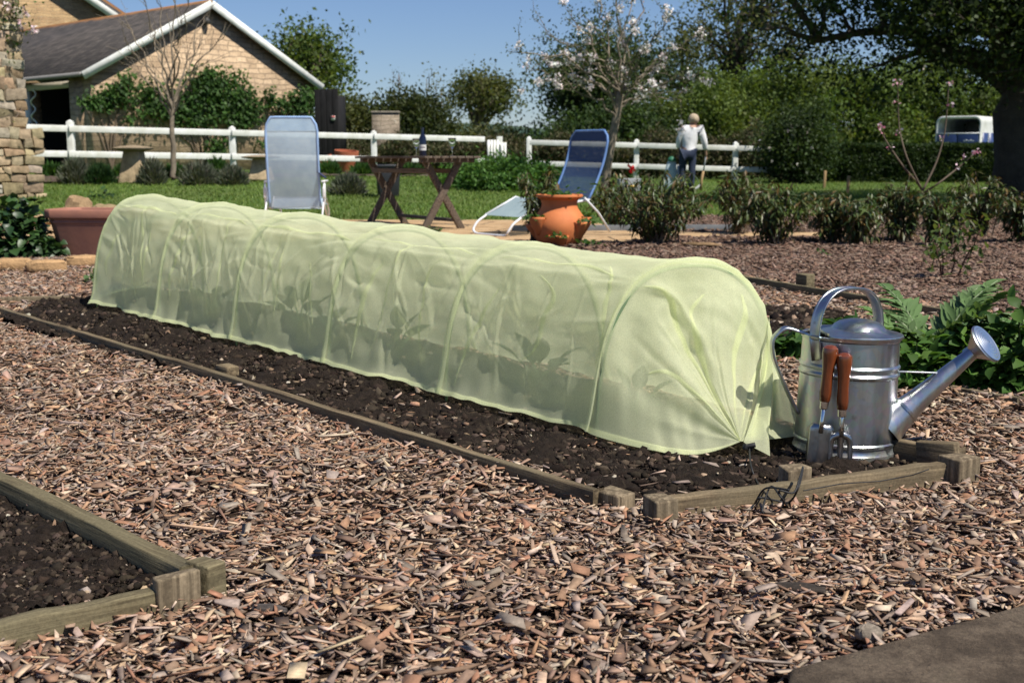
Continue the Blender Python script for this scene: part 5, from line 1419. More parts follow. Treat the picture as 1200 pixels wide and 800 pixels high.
# ============================================================ PERSON (seen from behind)
def skinned(name, verts, edges, radii, mat, parent, lv=2, root=0):
    me = bpy.data.meshes.new(name); me.from_pydata([tuple(float(c) for c in v) for v in verts], edges, []); me.materials.append(mat)
    o = bpy.data.objects.new(name, me); COL.objects.link(o); o.parent = parent
    sk = o.modifiers.new('skin', 'SKIN'); sk.use_smooth_shade = True
    for i, r in enumerate(radii):
        sv = me.skin_vertices[0].data[i]; sv.radius = (r if isinstance(r, tuple) else (r, r)); sv.use_root = (i == root)
    subsurf(o, lv); return o
fp = TG(806, 224.5); sc_ = 1.0
pe = empty('person', fp, 0, 'person in white shirt and blue jeans seen from behind on the lawn', 'person')
skin_m = simple('skin', (.42, .24, .16), .6, var=.1, bump=0)
shirt_m = simple('white_cotton', (.80, .80, .82), .85, var=.10, scale=10, bump=.5, bdist=.02)
jean_m = simple('denim', (.022, .035, .075), .85, var=.4, scale=14, bump=.3, bdist=.006)
hair_m = simple('grey_fair_hair', (.56, .44, .31), .7, var=.5, scale=40, bump=.6, bdist=.01)
J = dict(pel=(-.02, 0, .84), wai=(0.0, .02, 1.0), che=(.05, .0, 1.20), neck=(.08, .02, 1.38), head0=(.09, .05, 1.43), head1=(.095, .05, 1.51),
         lhip=(-.11, 0, .80), lkn=(-.12, .03, .46), lan=(-.13, 0, .09), lto=(-.13, .16, .03), rhip=(.08, 0, .80), rkn=(.075, -.03, .46), ran=(.06, -.05, .09), rto=(.07, .10, .03),
         lsh=(-.10, 0, 1.31), lel=(-.21, .03, 1.07), lwr=(-.20, .12, .86), lha=(-.19, .15, .78), rsh=(.25, 0, 1.30), rel=(.33, -.01, 1.04), rwr=(.375, .08, .82), rha=(.385, .11, .74))
K = list(J); ix = {k: i for i, k in enumerate(K)}
E = [('pel', 'wai'), ('wai', 'che'), ('che', 'neck'), ('neck', 'head0'), ('head0', 'head1'), ('pel', 'lhip'), ('lhip', 'lkn'), ('lkn', 'lan'), ('lan', 'lto'), ('pel', 'rhip'), ('rhip', 'rkn'), ('rkn', 'ran'), ('ran', 'rto'), ('che', 'lsh'), ('lsh', 'lel'), ('lel', 'lwr'), ('lwr', 'lha'), ('che', 'rsh'), ('rsh', 'rel'), ('rel', 'rwr'), ('rwr', 'rha')]
Rr = dict(pel=(.14, .11), wai=(.13, .10), che=(.15, .11), neck=.055, head0=.085, head1=.088, lhip=.085, rhip=.085, lkn=.06, rkn=.06, lan=.042, ran=.042, lto=.035, rto=.035, lsh=.06, rsh=.06, lel=.042, rel=.042, lwr=.03, rwr=.03, lha=.034, rha=.034)
skinned('body', [J[k] for k in K], [(ix[a], ix[b]) for a, b in E], [Rr[k] for k in K], skin_m, pe, 2, 0)
# fingers of the right hand closing on the tool, left hand hanging
for hk, s_ in (('rha', 1), ('lha', -1)):
    h0 = np.array(J[hk])
    for k in range(5):
        a = (k - 2) * .016; mb = MB(); b0 = h0 + np.array([a, .02, -.02]); ln = (.05, .065, .07, .062, .048)[k]
        mb.tube([b0, b0 + np.array([0, .012, -ln * .5]), b0 + np.array([-.004 * s_, -.006, -ln])], [.010, .009, .006], 6); mb.build('finger', skin_m, pe, smooth=True)
def sk_part(name, keys, edges, rad_, m, extra=None, lv=2):
    V = [extra[k] if extra and k in extra else J[k] for k in keys]; i_ = {k: n for n, k in enumerate(keys)}
    return skinned(name, V, [(i_[a], i_[b]) for a, b in edges], [rad_[k] for k in keys], m, pe, lv, 0)
sk_part('shirt', ['wai', 'hem', 'che', 'col', 'lsh', 'lel', 'lcu', 'rsh', 'rel', 'rcu'], [('wai', 'hem'), ('wai', 'che'), ('che', 'col'), ('che', 'lsh'), ('lsh', 'lel'), ('lel', 'lcu'), ('che', 'rsh'), ('rsh', 'rel'), ('rel', 'rcu')],
        dict(wai=(.15, .125), hem=(.18, .14), che=(.18, .135), col=(.085, .08), lsh=.10, lel=.07, lcu=.06, rsh=.10, rel=.07, rcu=.06), shirt_m, dict(hem=(-.015, .0, .84), col=(.082, .02, 1.37), lcu=(-.203, .10, .91), rcu=(.365, .06, .87)))
sk_part('jeans', ['pel', 'lhip', 'lkn', 'lan', 'rhip', 'rkn', 'ran'], [('pel', 'lhip'), ('lhip', 'lkn'), ('lkn', 'lan'), ('pel', 'rhip'), ('rhip', 'rkn'), ('rkn', 'ran')],
        dict(pel=(.165, .135), lhip=.105, lkn=.08, lan=.07, rhip=.105, rkn=.08, ran=.07), jean_m, dict(lan=(-.13, 0, .08), ran=(.06, -.05, .08)))
for s_ in ('l', 'r'):
    a, b = np.array(J[s_ + 'an']), np.array(J[s_ + 'to']); mb = MB(); mb.tube([a + np.array([0, -.05, -.045]), a + np.array([0, .02, -.04]), b], [.045, .05, .035], 12); mb.build('shoe', simple('shoe', (.08, .07, .06), .7, bump=0), pe, smooth=True)
# head shape, ears and hair
hc_ = np.array([.095, .05, 1.50])
mb = MB(); P_ = []
for th_ in np.linspace(0, PI, 14): P_.append([hc_ + np.array([.080 * math.sin(th_) * math.cos(a), .098 * math.sin(th_) * math.sin(a), .112 * math.cos(th_)]) for a in np.linspace(0, 2 * PI, 20, endpoint=False)])
mb.grid(np.array(P_), closed=True); mb.box(hc_ + np.array([.0, .105, -.01]), (.02, .03, .035)); mb.box(hc_ + np.array([.0, .09, -.055]), (.04, .01, .010))
for k in (-1, 1): mb.box(hc_ + np.array([k * .084, 0, -.012]), (.016, .03, .052)); mb.box(hc_ + np.array([k * .03, .09, .012]), (.02, .012, .008))
mb.build('head', skin_m, pe, smooth=True)
mb = MB(); P_ = []
for th_ in np.linspace(0, PI * .74, 16): P_.append([hc_ + np.array([.0, -.014, .022]) + (1 + .05 * wob(np.array(a * 2), np.array(th_ * 4), 1.5, 2, 2)) * np.array([.113 * math.sin(th_) * math.cos(a), .118 * math.sin(th_) * math.sin(a) * (.62 if math.sin(a) > 0 and th_ > 1.2 else 1), .115 * math.cos(th_)]) for a in np.linspace(0, 2 * PI, 26, endpoint=False)])
mb.grid(np.array(P_), closed=True); mb.build('hair', hair_m, pe, smooth=True)
# what the right hand holds: a half-moon edging tool
th0 = fp + np.array([.385, .12, .74])
te_ = empty('edging_tool', fp + np.array([.33, .10, 0.0]), 0, 'long wooden handled garden tool held in the person\'s right hand', 'garden tool')
mb = MB(); mb.tube([th0 + np.array([.01, 0, .08]), th0, fp + np.array([.34, .10, .42])], .016, 8); mb.build('upper_shaft', M['tube_white'], te_, True, smooth=True)
mb = MB(); mb.tube([fp + np.array([.34, .10, .43]), fp + np.array([.30, .10, .22]), fp + np.array([.29, .10, .02])], [.024, .026, .03], 8); mb.build('shaft', M['stake'], te_, True, smooth=True)
a = np.linspace(0, 1, 10); P_ = np.stack([.29 - .20 * a, .10 + 0 * a, .14 - .11 * np.sin(a * 1.5)], -1) + fp; mb = MB(); mb.tube(P_, np.linspace(.03, .012, 10), 8, flat=.4); mb.build('blade', M['tube_white'], te_, True, smooth=True)
# pale blue bag at the left hand
bp = fp + np.array([-.36, .12, 0]); be = empty('garden_bag', bp, .2, 'pale blue bag with a green top held beside the person\'s left leg', 'bag')
rows = []
for z_, w_, d_b in ((.05, .12, .07), (.10, .15, .09), (.35, .14, .08), (.55, .115, .06), (.66, .08, .04)):
    rows.append([(math.cos(a) * w_ + .05 * (z_ - .3), math.sin(a) * d_b, z_) for a in np.linspace(0, 2 * PI, 16, endpoint=False)])
mb = MB(); mb.grid(np.array(rows), closed=True); mb.f.append(tuple(range(15, -1, -1))); mb.build('sack', simple('pale_blue_sack', (.46, .56, .62), .6, var=.15), be, smooth=True)
mb = MB(); mb.lathe([(.085, 0), (.095, .03), (.07, .07), (.03, .10)], 16, (.02, 0, .64)); mb.build('bag_top', simple('green_top', (.02, .16, .08), .6), be, smooth=True)
mb = MB(); mb.bar((.17, -.02, .08), (.17, .0, .55), .05, .02, up=(0, 1, 0)); mb.build('white_strap', M['plastic_white'], be)
# ============================================================ TREES BEYOND THE GARDEN
PAL_OLIVE = [(.10, .11, .035), (.08, .095, .028), (.12, .125, .048), (.065, .078, .025)]
PAL_MID = [(.085, .125, .025), (.10, .145, .03), (.12, .16, .04), (.06, .095, .02)]
PAL_DARK = [(.026, .046, .016), (.036, .06, .019), (.05, .08, .024)]
PAL_SPR = [(.09, .13, .035), (.07, .11, .03), (.11, .15, .045)]
def zat(py, Y, px=600): return float(AT(px, py, Y)[2])
def bush(name, label, cat, px, py_top, wpx, Y, pal, base=None, n=60, per=130, L=.13, Wd=.08, rc=.32, depth=1.0, m='leaf', group=None, shell=.55, seed=0, stem=.05, flat=.8):
    b = TB(px, Y) if base is None else np.asarray(base, float)
    zt2 = zat(py_top, Y, px); h = max(.15, zt2 - b[2]); w_ = wpx / FPX * Y / 2
    e = empty(name, b, 0, label, cat, group)
    c = b + np.array([0, 0, h * .48]); cl = ellpts(n, c, (w_, w_ * depth, h * .50), shell, None, .35, seed); cl = cl[cl[:, 2] > b[2] + h * .06]
    crown('foliage', M[m], e, cl, min(rc, w_ * .4), per, L, Wd, pal, .28, flat)
    mb = MB()
    for q_ in cl[:max(6, n // 5)]:
        mb.tube(limb(b + np.array([rng.normal(0, w_ * .12), rng.normal(0, w_ * .12), -.05]), q_, 5), np.linspace(stem, stem * .3, 5), 5, cap=False)
    mb.build('stems', M['stem_brown'], e, True); return e
def clumps_in(px, py, wpx, hpx, Y, n, depth=1.0, shell=.35, lob=.3, seed=0, zmin=None):
    c = AT(px, py, Y); w_ = wpx / FPX * Y / 2; h = hpx / FPX * Y / 2
    return ellpts(n, c, (w_, w_ * depth, h), shell, zmin, lob, seed)
# light tree at the barn's right end
Y = 46; cl = clumps_in(362, 84, 92, 108, Y, 110, seed=1); tree('field_tree', 'light green tree rising behind the right end of the barn', 'tree', TB(365, Y), 1.6, AT(362, 55, Y), cl, .20, PAL_MID, M['leaf'], M['bark'], rc=.38, per=52, L=.19, Wd=.11, nlimb=12)
# open oak on the skyline
Y = 62; cl = clumps_in(566, 112, 80, 46, Y, 110, seed=2, shell=.2); tree('field_tree', 'round olive oak standing alone on the skyline', 'tree', TB(560, Y), 1.4, AT(565, 104, Y), cl, .32, PAL_OLIVE, M['leaf'], M['bark'], rc=.42, per=40, L=.20, Wd=.12, nlimb=16, twig_r=.02)
# thin bare saplings
for k, (px, pt, lab) in enumerate(((470, 88, 'thin bare stem poking above the dark domed bush'), (503, 93, 'bare twiggy sapling between the domed bush and the oak'), (520, 106, 'small sparse sapling left of the oak'))):
    Y = 44; b = TB(px, Y); top = AT(px - 3, pt, Y); cl = ellpts(14, (np.array(top) * .8 + b * .2), (.5, .5, 1.2), .2); tree('bare_sapling', lab, 'sapling', b, 1.0, top, cl, .05, PAL_OLIVE, M['leaf'], M['bark'], rc=.2, per=12 if k else 4, L=.12, Wd=.07, nlimb=6, twig_r=.012)
bush('domed_bush', 'yellowish evergreen bush beside the black shed', 'bush', 414, 122, 66, 38, PAL_OLIVE, n=120, per=170, seed=3, L=.12, Wd=.08)
bush('domed_bush', 'dark domed evergreen bush over the old garden wall', 'bush', 483, 119, 84, 37.5, [(.03, .045, .014), (.045, .06, .018), (.06, .075, .024)], n=150, per=190, seed=4, L=.12, Wd=.08)
# dark trees behind the blossom tree
Y = 44; cl = clumps_in(684, 100, 100, 118, Y, 120, seed=5); cl = np.concatenate([cl, clumps_in(740, 84, 90, 100, Y + 2, 50, seed=9)])
tree('dark_tree', 'dark evergreen tree behind the blossom tree', 'tree', TB(690, Y), 1.5, AT(690, 45, Y), cl, .35, PAL_DARK, M['leaf_matt'], M['bark_dark'], rc=.42, per=95, L=.17, Wd=.09, nlimb=12)
bush('thicket_bush', 'mid green thicket below the dark evergreen', 'bush', 716, 126, 150, 40, [(.035, .06, .018), (.05, .085, .024)], n=150, per=130, seed=6, L=.15, Wd=.09)
bush('thicket_bush', 'low dark thicket between the oak and the blossom tree', 'bush', 612, 155, 90, 44, [(.03, .05, .018), (.045, .06, .026)], n=60, per=110, seed=7, L=.15, Wd=.09)
bush('thicket_bush', 'low hazy scrub below the oak', 'bush', 548, 152, 80, 46, PAL_OLIVE, n=60, per=110, seed=8, L=.15, Wd=.09)
# tall tree with bare limbs against the sky, and the wooded bank
Y = 47; cl = clumps_in(886, 35, 150, 130, Y, 170, seed=10, shell=.3); tree('tall_tree', 'tall open limbed tree against the sky behind the wooded bank', 'tree', TB(850, Y), 2.2, AT(872, 10, Y), cl, .42, PAL_OLIVE, M['leaf'], M['bark_dark'], rc=.4, per=34, L=.17, Wd=.10, nlimb=18, twig_r=.024)
Y = 52; cl = clumps_in(800, 85, 60, 110, Y, 60, seed=19, shell=.3); tree('tall_tree', 'thin tree left of the tall open limbed one', 'tree', TB(800, Y), 2.0, AT(800, 45, Y), cl, .22, PAL_OLIVE, M['leaf'], M['bark_dark'], rc=.4, per=50, L=.17, Wd=.10, nlimb=8, twig_r=.015)
bush('bank_bush', 'leafy green bush of the bank behind the person', 'bush', 812, 108, 120, 41, PAL_MID, n=150, per=150, seed=11, L=.15, Wd=.09)
bush('bank_bush', 'tallest green bush of the bank, under the open limbed tree', 'bush', 880, 80, 130, 43, PAL_MID, n=190, per=150, seed=12, L=.15, Wd=.09)
bush('bank_bush', 'green bush of the bank left of the horse trailer', 'bush', 985, 78, 160, 44, PAL_MID, n=190, per=150, seed=13, L=.15, Wd=.09)
bush('bank_bush', 'green bush of the bank behind the horse trailer', 'bush', 1085, 70, 150, 46, PAL_MID, n=190, per=150, seed=14, L=.15, Wd=.09)
bush('bank_bush', 'green bush of the bank beyond the big dark trunk', 'bush', 1190, 90, 160, 45, PAL_MID, n=120, per=140, seed=15, L=.15, Wd=.09)
# scrub behind the fences
def scrub(name, label, pxa, pxb, yt, Y, pal, n):
    x0_, x1_ = AT(pxa, 180, Y)[0], AT(pxb, 180, Y)[0]; x = rng.uniform(x0_, x1_, n); y = Y + rng.uniform(-.6, .8, n); zb_ = ter(x, y); h = (zat(yt, Y) - zb_) * (.75 + .3 * wob(x, y, 1.2, 3, 2))
    C = np.stack([x, y, zb_ + h * rng.uniform(0, 1, n) ** .8], -1)
    o = leaf_obj(name, M['leaf_matt'], None, C, rdir(n, up=.5), rdir(n, up=.6), rng.uniform(.07, .2, n), rng.uniform(.02, .07, n), pick(pal, n, .35) , world=False); return tag(o, label, 'undergrowth', kind='stuff')
PAL_SCR = [(.07, .075, .03), (.10, .085, .045), (.05, .06, .022), (.12, .10, .06), (.04, .055, .02)]
scrub('undergrowth', 'brownish scrub behind the white fence left of the gate', 400, 600, 158, 33, PAL_SCR, 14000)
scrub('undergrowth', 'brownish scrub behind the white fence behind the person', 600, 920, 150, 33.5, PAL_SCR, 26000)
# clipped hedge and the rounded bush at its end
def hedge(label, pxa, pxb, yt, Y, thick, pal, n):
    a, b = AT(pxa, 190, Y), AT(pxb, 190, Y); e = empty('clipped_hedge', (a[0], Y, float(ter(a[0], Y))), 0, label, 'hedge')
    x = rng.uniform(a[0], b[0], n); face = rng.random(n); h = zat(yt, Y) - float(ter(a[0], Y))
    y = np.where(face < .55, Y - thick / 2 + np.abs(rng.normal(0, .05, n)), Y + rng.uniform(-thick / 2, thick / 2, n)); z_ = np.where(face < .55, rng.uniform(0, h, n), h - np.abs(rng.normal(0, .04, n)))
    z_ = z_ + .04 * wob(x, y, 1.5, 3, 1); y = y + .07 * wob(x, z_, 2, 3, 5)
    leaf_obj('foliage', M['leaf'], e, np.stack([x, y, z_ + float(ter(a[0], Y))], -1), rdir(n, up=.2), nrm(rng.normal(size=(n, 3)) + np.array([0, -.5, .7])), rng.uniform(.04, .09, n), rng.uniform(.025, .05, n), pick(pal, n, .3) , world=True)
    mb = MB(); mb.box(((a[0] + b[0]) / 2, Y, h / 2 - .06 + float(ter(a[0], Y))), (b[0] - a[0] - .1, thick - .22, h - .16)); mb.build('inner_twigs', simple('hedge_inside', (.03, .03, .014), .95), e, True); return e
hedge('clipped dark hedge on the lawn in front of the horse trailer', 950, 1190, 170, 30.5, 1.0, [(.022, .042, .012), (.032, .058, .016), (.042, .07, .02)], 42000)
bush('rounded_shrub', 'dark rounded rose shrub at the right end of the white fence', 'shrub', 932, 134, 62, 29.2, PAL_DARK, n=110, per=140, seed=16, L=.085, Wd=.055, rc=.22)
e = bpy.data.objects['rounded_shrub']; C = ellpts(22, np.array(e.location) + np.array([-.3, -.5, .75]), (.7, .3, .6), .5)
leaf_obj('blossom', M['petal'], e, C, rdir(22), rdir(22), .09, .09, pick([(.7, .6, .62), (.75, .7, .68)], 22))
# the big dark tree at the right edge
Y = 21.0; b = TB(1189, Y); b[2] = 0
n_ = 240
cl = ellpts(760, b + np.array([.6, -.6, 4.6]), (5.2, 3.3, 2.9), .25, 1.9, .3, 6)
d_ = np.hypot(cl[:, 0] - b[0] - .4, cl[:, 1] - b[1]); low = 1.55 + .07 * d_ * (.6 + .5 * wob(cl[:, 0], cl[:, 1], .9, 2, 3)); cl = cl[cl[:, 2] > low]
cl = cl[~((cl[:, 2] > 4.9) & (rng.random(len(cl)) < .45))]
tree('spreading_tree', 'huge dark spreading tree with thick trunk at the right edge', 'tree', b, 1.7, b + np.array([.1, 0, 5.5]), cl, .40, [(.016, .028, .010), (.022, .038, .013), (.034, .055, .017), (.05, .075, .022)], M['leaf'], M['bark_dark'], rc=.36, per=150, L=.10, Wd=.06, nlimb=20, twig_r=.010, flare=1.05)
e = bpy.data.objects['spreading_tree']; k = rng.permutation(len(cl))[:40]; C = cl[k] + rng.normal(size=(40, 3)) * .3
leaf_obj('blossom', M['petal'], e, np.repeat(C, 3, 0) + rng.normal(size=(120, 3)) * .03, rdir(120), rdir(120), .05, .05, pick([(.7, .5, .55), (.75, .65, .64)], 120))

# blossom (apple) tree by the deck chair
def blossom_tree():
    b = TB(708, 20.5); Yb = 20.5
    e = empty('blossom_tree', b, 0, 'young apple tree with pale pink blossom behind the blue deck chair', 'tree')
    P_ = np.array([b + np.array([0, 0, -.1]), AT(711, 195, Yb), AT(718, 160, Yb), AT(724, 130, Yb), AT(727, 108, Yb)])
    q_ = np.linspace(0, 4, 14); P_ = np.stack([np.interp(q_, range(5), P_[:, c_]) for c_ in range(3)], -1)
    for _ in range(2): P_[1:-1] = (P_[:-2] + 2 * P_[1:-1] + P_[2:]) / 4
    mb = MB(); mb.tube(P_, np.linspace(.085, .058, 14), 10)
    fork = P_[-1]; tips = []; allp = []
    targets = [(598, 62, -.6), (622, 84, .5), (640, 40, .2), (650, 95, -.9), (668, 20, -.4), (690, -30, .3), (722, -60, -.2), (742, -10, .8), (768, -40, .2), (790, 15, -.5), (812, 45, .3), (815, 88, -.3), (798, 118, .6), (770, 108, -.8), (640, 70, 1.0), (700, 30, -1.0), (752, 55, -.9), (785, 70, 1.0)]
    for px, py, dy in targets:
        tgt = AT(px, py, Yb + dy); st = P_[rng.integers(9, 14)]
        L_ = limb(st, tgt, 12, wig=.10, up=.35); mb.tube(L_, np.linspace(.024, .006, 12), 6, cap=False); allp += list(L_[3:])
        for k in range(9):
            a = L_[rng.integers(3, 12)]; d = nrm(L_[-1] - L_[0] + rng.normal(size=3) * 1.1 * np.linalg.norm(L_[-1] - L_[0]) * .6); ln = rng.uniform(.2, .6)
            T_ = limb(a, a + d * ln, 5, wig=.15, up=.2); mb.tube(T_, np.linspace(.007, .003, 5), 5, cap=False); allp += list(T_[1:]); tips.append(T_[-1])
    mb.build('trunk', M['bark_pale'], e, True, smooth=True)
    allp = np.array(allp); ncl = 100; C0 = allp[rng.integers(0, len(allp), ncl)]; per = 20
    C = np.repeat(C0, per, 0) + rng.normal(size=(ncl * per, 3)) * .032
    leaf_obj('blossom', M['petal'], e, C, rdir(len(C)), rdir(len(C)), .05, .045, pick([(.90, .82, .80), (.92, .88, .86), (.88, .76, .76), (.93, .91, .89)], len(C), .03), rows=1, fold=.3)
    n2 = 4200; C = allp[rng.integers(0, len(allp), n2)] + rng.normal(size=(n2, 3)) * .05
    leaf_obj('leaves', M['leaf'], e, C, rdir(n2, up=.4), rdir(n2, up=.6), .05, .026, pick([(.08, .11, .03), (.06, .085, .025), (.10, .12, .045)], n2))
blossom_tree()
# bare young tree before the barn
def bare_tree():
    Yb = 21.5; b = TB(203, Yb); e = empty('bare_tree', b, 0, 'leafless young tree in front of the barn gable', 'tree')
    fork = AT(201, 115, Yb); mb = MB(); P_ = np.linspace(b + np.array([0, 0, -.1]), fork, 10); P_ += rng.normal(0, .012, P_.shape); mb.tube(P_, np.linspace(.055, .036, 10), 9)
    budp = []
    for px, py, dy in ((150, 58, -.4), (140, 20, .3), (165, -5, -.6), (182, -20, .5), (203, -30, 0), (222, -12, -.5), (240, 20, .4), (262, 45, -.2), (232, 60, .6), (172, 40, .9), (213, 25, -.9), (246, 70, -.4), (160, 85, .2)):
        st = P_[rng.integers(7, 10)]; L_ = limb(st, AT(px, py, Yb + dy), 12, wig=.09, up=.55); mb.tube(L_, np.linspace(.020, .005, 12), 6, cap=False); budp += list(L_[4:])
        for k in range(7):
            a = L_[rng.integers(4, 12)]; d = nrm(nrm(L_[-1] - L_[0]) + rng.normal(size=3) * .6 + np.array([0, 0, .35])); T_ = limb(a, a + d * rng.uniform(.2, .7), 5, wig=.12, up=.2); mb.tube(T_, np.linspace(.006, .003, 5), 5, cap=False); budp += list(T_[1:])
    mb.build('trunk', M['bark_pale'], e, True, smooth=True)
    budp = np.array(budp); n2 = 260; C = budp[rng.integers(0, len(budp), n2)] + rng.normal(size=(n2, 3)) * .02
    leaf_obj('leaves', M['leaf'], e, C, rdir(n2, up=.5), rdir(n2), .035, .016, pick([(.16, .14, .07), (.2, .15, .09)], n2))
bare_tree()

# ============================================================ CLIMBERS
def climber(label, spots, per, base_px):
    e0 = barn_pt(*base_px); e = empty('wall_climber', (e0[0], e0[1], float(ter(e0[0], e0[1]))), 0, label, 'climbing plant')
    C = []; Cl = []
    mb = MB(); root = np.array(e.location)
    for px, py, w_, h_ in spots:
        n = int(per * w_ * h_ / 400)
        cc = barn_pt(px, py, .10); t2 = np.array([gd[0], gd[1], 0]); 
        a = rng.normal(0, w_ / 2 / 45 * .62, n); z2 = rng.normal(0, h_ / 2 / 45 * .62, n); o2 = np.abs(rng.normal(0, .10, n)) + .02 
        k = np.hypot(a / (w_ / 45), z2 / (h_ / 45)) < .62; C.append((cc + t2 * a[:, None] * 1.1 + np.array([0, 0, 1.0]) * z2[:, None] + nrm_g * o2[:, None])[k])
        mb.tube(limb(root + nrm_g * .05, cc - nrm_g * .07, 7, wig=.06, up=.2), np.linspace(.03, .008, 7), 5, cap=False)
    C = np.concatenate(C); n = len(C)
    leaf_obj('foliage', M['leaf'], e, C, nrm(rng.normal(size=(n, 3)) * .7 + np.array([0, 0, -.5]) + nrm_g * .4), nrm(rng.normal(size=(n, 3)) * .5 + nrm_g + np.array([0, 0, .4])), rng.uniform(.08, .15, n), rng.uniform(.05, .1, n), pick([(.04, .09, .02), (.055, .12, .025), (.03, .065, .016), (.075, .14, .035)], n, .3))
    mb.build('stems', M['stem_brown'], e, True)
climber('large leafy climber covering the middle of the barn gable', [(175, 118, 40, 44), (205, 125, 40, 30), (235, 105, 50, 46), (262, 112, 60, 56), (285, 128, 40, 34), (240, 92, 26, 22), (275, 140, 36, 20), (312, 115, 16, 26), (225, 140, 50, 18), (250, 172, 26, 26)], 150, (240, 200))
climber('small leafy climber at the doorway end of the barn gable', [(110, 118, 36, 20), (124, 112, 20, 22), (142, 97, 20, 22), (140, 112, 18, 26), (147, 140, 9, 12), (95, 120, 16, 14)], 150, (130, 195))
climber('leafy climber at the right end of the barn gable', [(345, 122, 40, 32), (352, 112, 26, 22), (325, 122, 18, 16), (300, 168, 10, 8)], 150, (342, 190))
# rose stems on the house corner
hcl = np.array(hc.location)
e = empty('climbing_rose', hcl + np.array([-.25, -.08, 0]), 0, 'bare thorny climbing rose with a few pink flowers on the house corner', 'climbing rose')
mb = MB(); tips = []
for k in range(11):
    x_ = rng.uniform(-.7, -.05); z0_ = rng.uniform(.1, .9); a = hcl + np.array([x_ * .6 - .1, -.14 if z0_ < 1 else -.06, z0_]); b = hcl + np.array([x_ + rng.normal(0, .25), -.10, z0_ + rng.uniform(.5, 1.8)])
    L_ = limb(a, b, 9, wig=.22, up=.3); mb.tube(L_, np.linspace(.022, .007, 9), 6, cap=False); tips += list(L_[4:])
mb.build('stems', M['stem_brown'], e, True, smooth=True)
tips = np.array(tips); C0 = np.concatenate([tips[rng.integers(0, len(tips), 60)], AT(12, 22, hcl[1] - .2) + rng.normal(size=(70, 3)) * np.array([.16, .06, .22])]); C = np.repeat(C0, 3, 0) + rng.normal(size=(len(C0) * 3, 3)) * .05
leaf_obj('leaves', M['leaf'], e, C, rdir(len(C)), rdir(len(C), up=.5), .06, .035, pick(PAL_OLIVE + PALG, len(C)))
C0 = np.array([AT(39, 36, hcl[1] - .25), AT(30, 14, hcl[1] - .2), AT(8, 8, hcl[1] - .2), AT(22, 28, hcl[1] - .2)]); C = np.repeat(C0, 14, 0) + rng.normal(size=(len(C0) * 14, 3)) * .03
leaf_obj('blossom', M['petal'], e, C, rdir(len(C)), rdir(len(C)), .06, .05, pick([(.75, .55, .58), (.8, .68, .68)], len(C)))

# ============================================================ PLANTS IN THE GARDEN
PAL_LAV = [(.10, .115, .075), (.13, .14, .10), (.08, .10, .06), (.15, .155, .12)]
lav = [(88, 186, 36, 'grey lavender clump left of the first fence post'), (117, 193, 30, 'dark green dome shaped herb right of the first fence post'), (178, 187, 30, 'grey lavender clump right of the staddle stone'), (232, 190, 46, 'wide grey lavender clump right of the bare tree'), (272, 196, 34, 'small grey lavender clump left of the second staddle stone'), (407, 205, 42, 'silvery low lavender mound alone on the lawn edge')]
def tuft(label, px, py_top, wpx, Y, pal, n=900, group=None, name='lavender_bush', cat='lavender', L=.12, w=.012, m='leaf_matt'):
    b = TB(px, Y); h = max(.2, zat(py_top, Y, px) - b[2]); w_ = wpx / FPX * Y / 2; e = empty(name, b, 0, label, cat, group)
    d = nrm(rng.normal(size=(n, 3)) + np.array([0, 0, .7])); d[:, 2] = np.abs(d[:, 2]); r_ = rng.uniform(.35, 1.0, n)[:, None]
    C = b + d * r_ * np.array([w_, w_ * .9, h * .9]); D = nrm(d + np.array([0, 0, .7]) + rng.normal(size=(n, 3)) * .25)
    leaf_obj('foliage', M[m], e, C, D, rdir(n), L * rng.uniform(.6, 1.3, n), w * rng.uniform(.7, 1.4, n), pick(pal, n, .3))
    mb = MB()
    for k in range(0, n, n // 12): mb.tube([b + np.array([0, 0, -.02]), b + (C[k] - b) * .5, C[k]], [.012, .009, .005], 5, cap=False)
    mb.build('stems', M['stem_brown'], e, True); return e
for k, (px, pt, w_, lab) in enumerate(lav):
    tuft(lab, px, pt, w_, 20.3 if k < 5 else 18.6, PAL_LAV if k != 1 else PALD, 1600, 'low herb clumps below the barn fence', w=.018)
for k, (px, pt, w_, lab) in enumerate(((60, 196, 26, 'low leafy weed clump by the house corner'), (145, 203, 20, 'yellow green weed tuft left of the staddle stone'), (205, 196, 24, 'green weed tuft at the foot of the bare tree'), (255, 186, 22, 'green leafy tuft behind the wide lavender'), (385, 192, 26, 'yellow flowered clump below the clay pots'), (425, 195, 30, 'green perennial clump in the border left of the table'), (480, 197, 36, 'green perennial clump seen under the table top'))):
    tuft(lab, px, pt, w_, 21.8 if px < 300 else 24.5, PALG, 700, 'green clumps in the fence border', 'border_plant', 'plant', .14, .03, 'leaf')
# border of soil under the fence
xsb = np.linspace(AT(50, 200, 22)[0], AT(560, 200, 25.5)[0], 60); Pb = []
for x_ in xsb:
    yb_ = 20.6 + (x_ + 8) * .62; w_ = 1.1 + .2 * math.sin(x_ * 2); yy = np.linspace(yb_ - w_ * .4, yb_ + w_, 8); Pb.append(np.stack([np.full(8, x_), yy, ter(np.full(8, x_), yy) + .03 + rng.normal(0, .015, 8)], -1))
mb = MB(); mb.grid(np.array(Pb)[:, ::-1]); tag(mb.build('border_soil', simple('border_soil', (.10, .065, .045), .95, var=.5, bump=.8, bdist=.03), smooth=True), kind='structure')
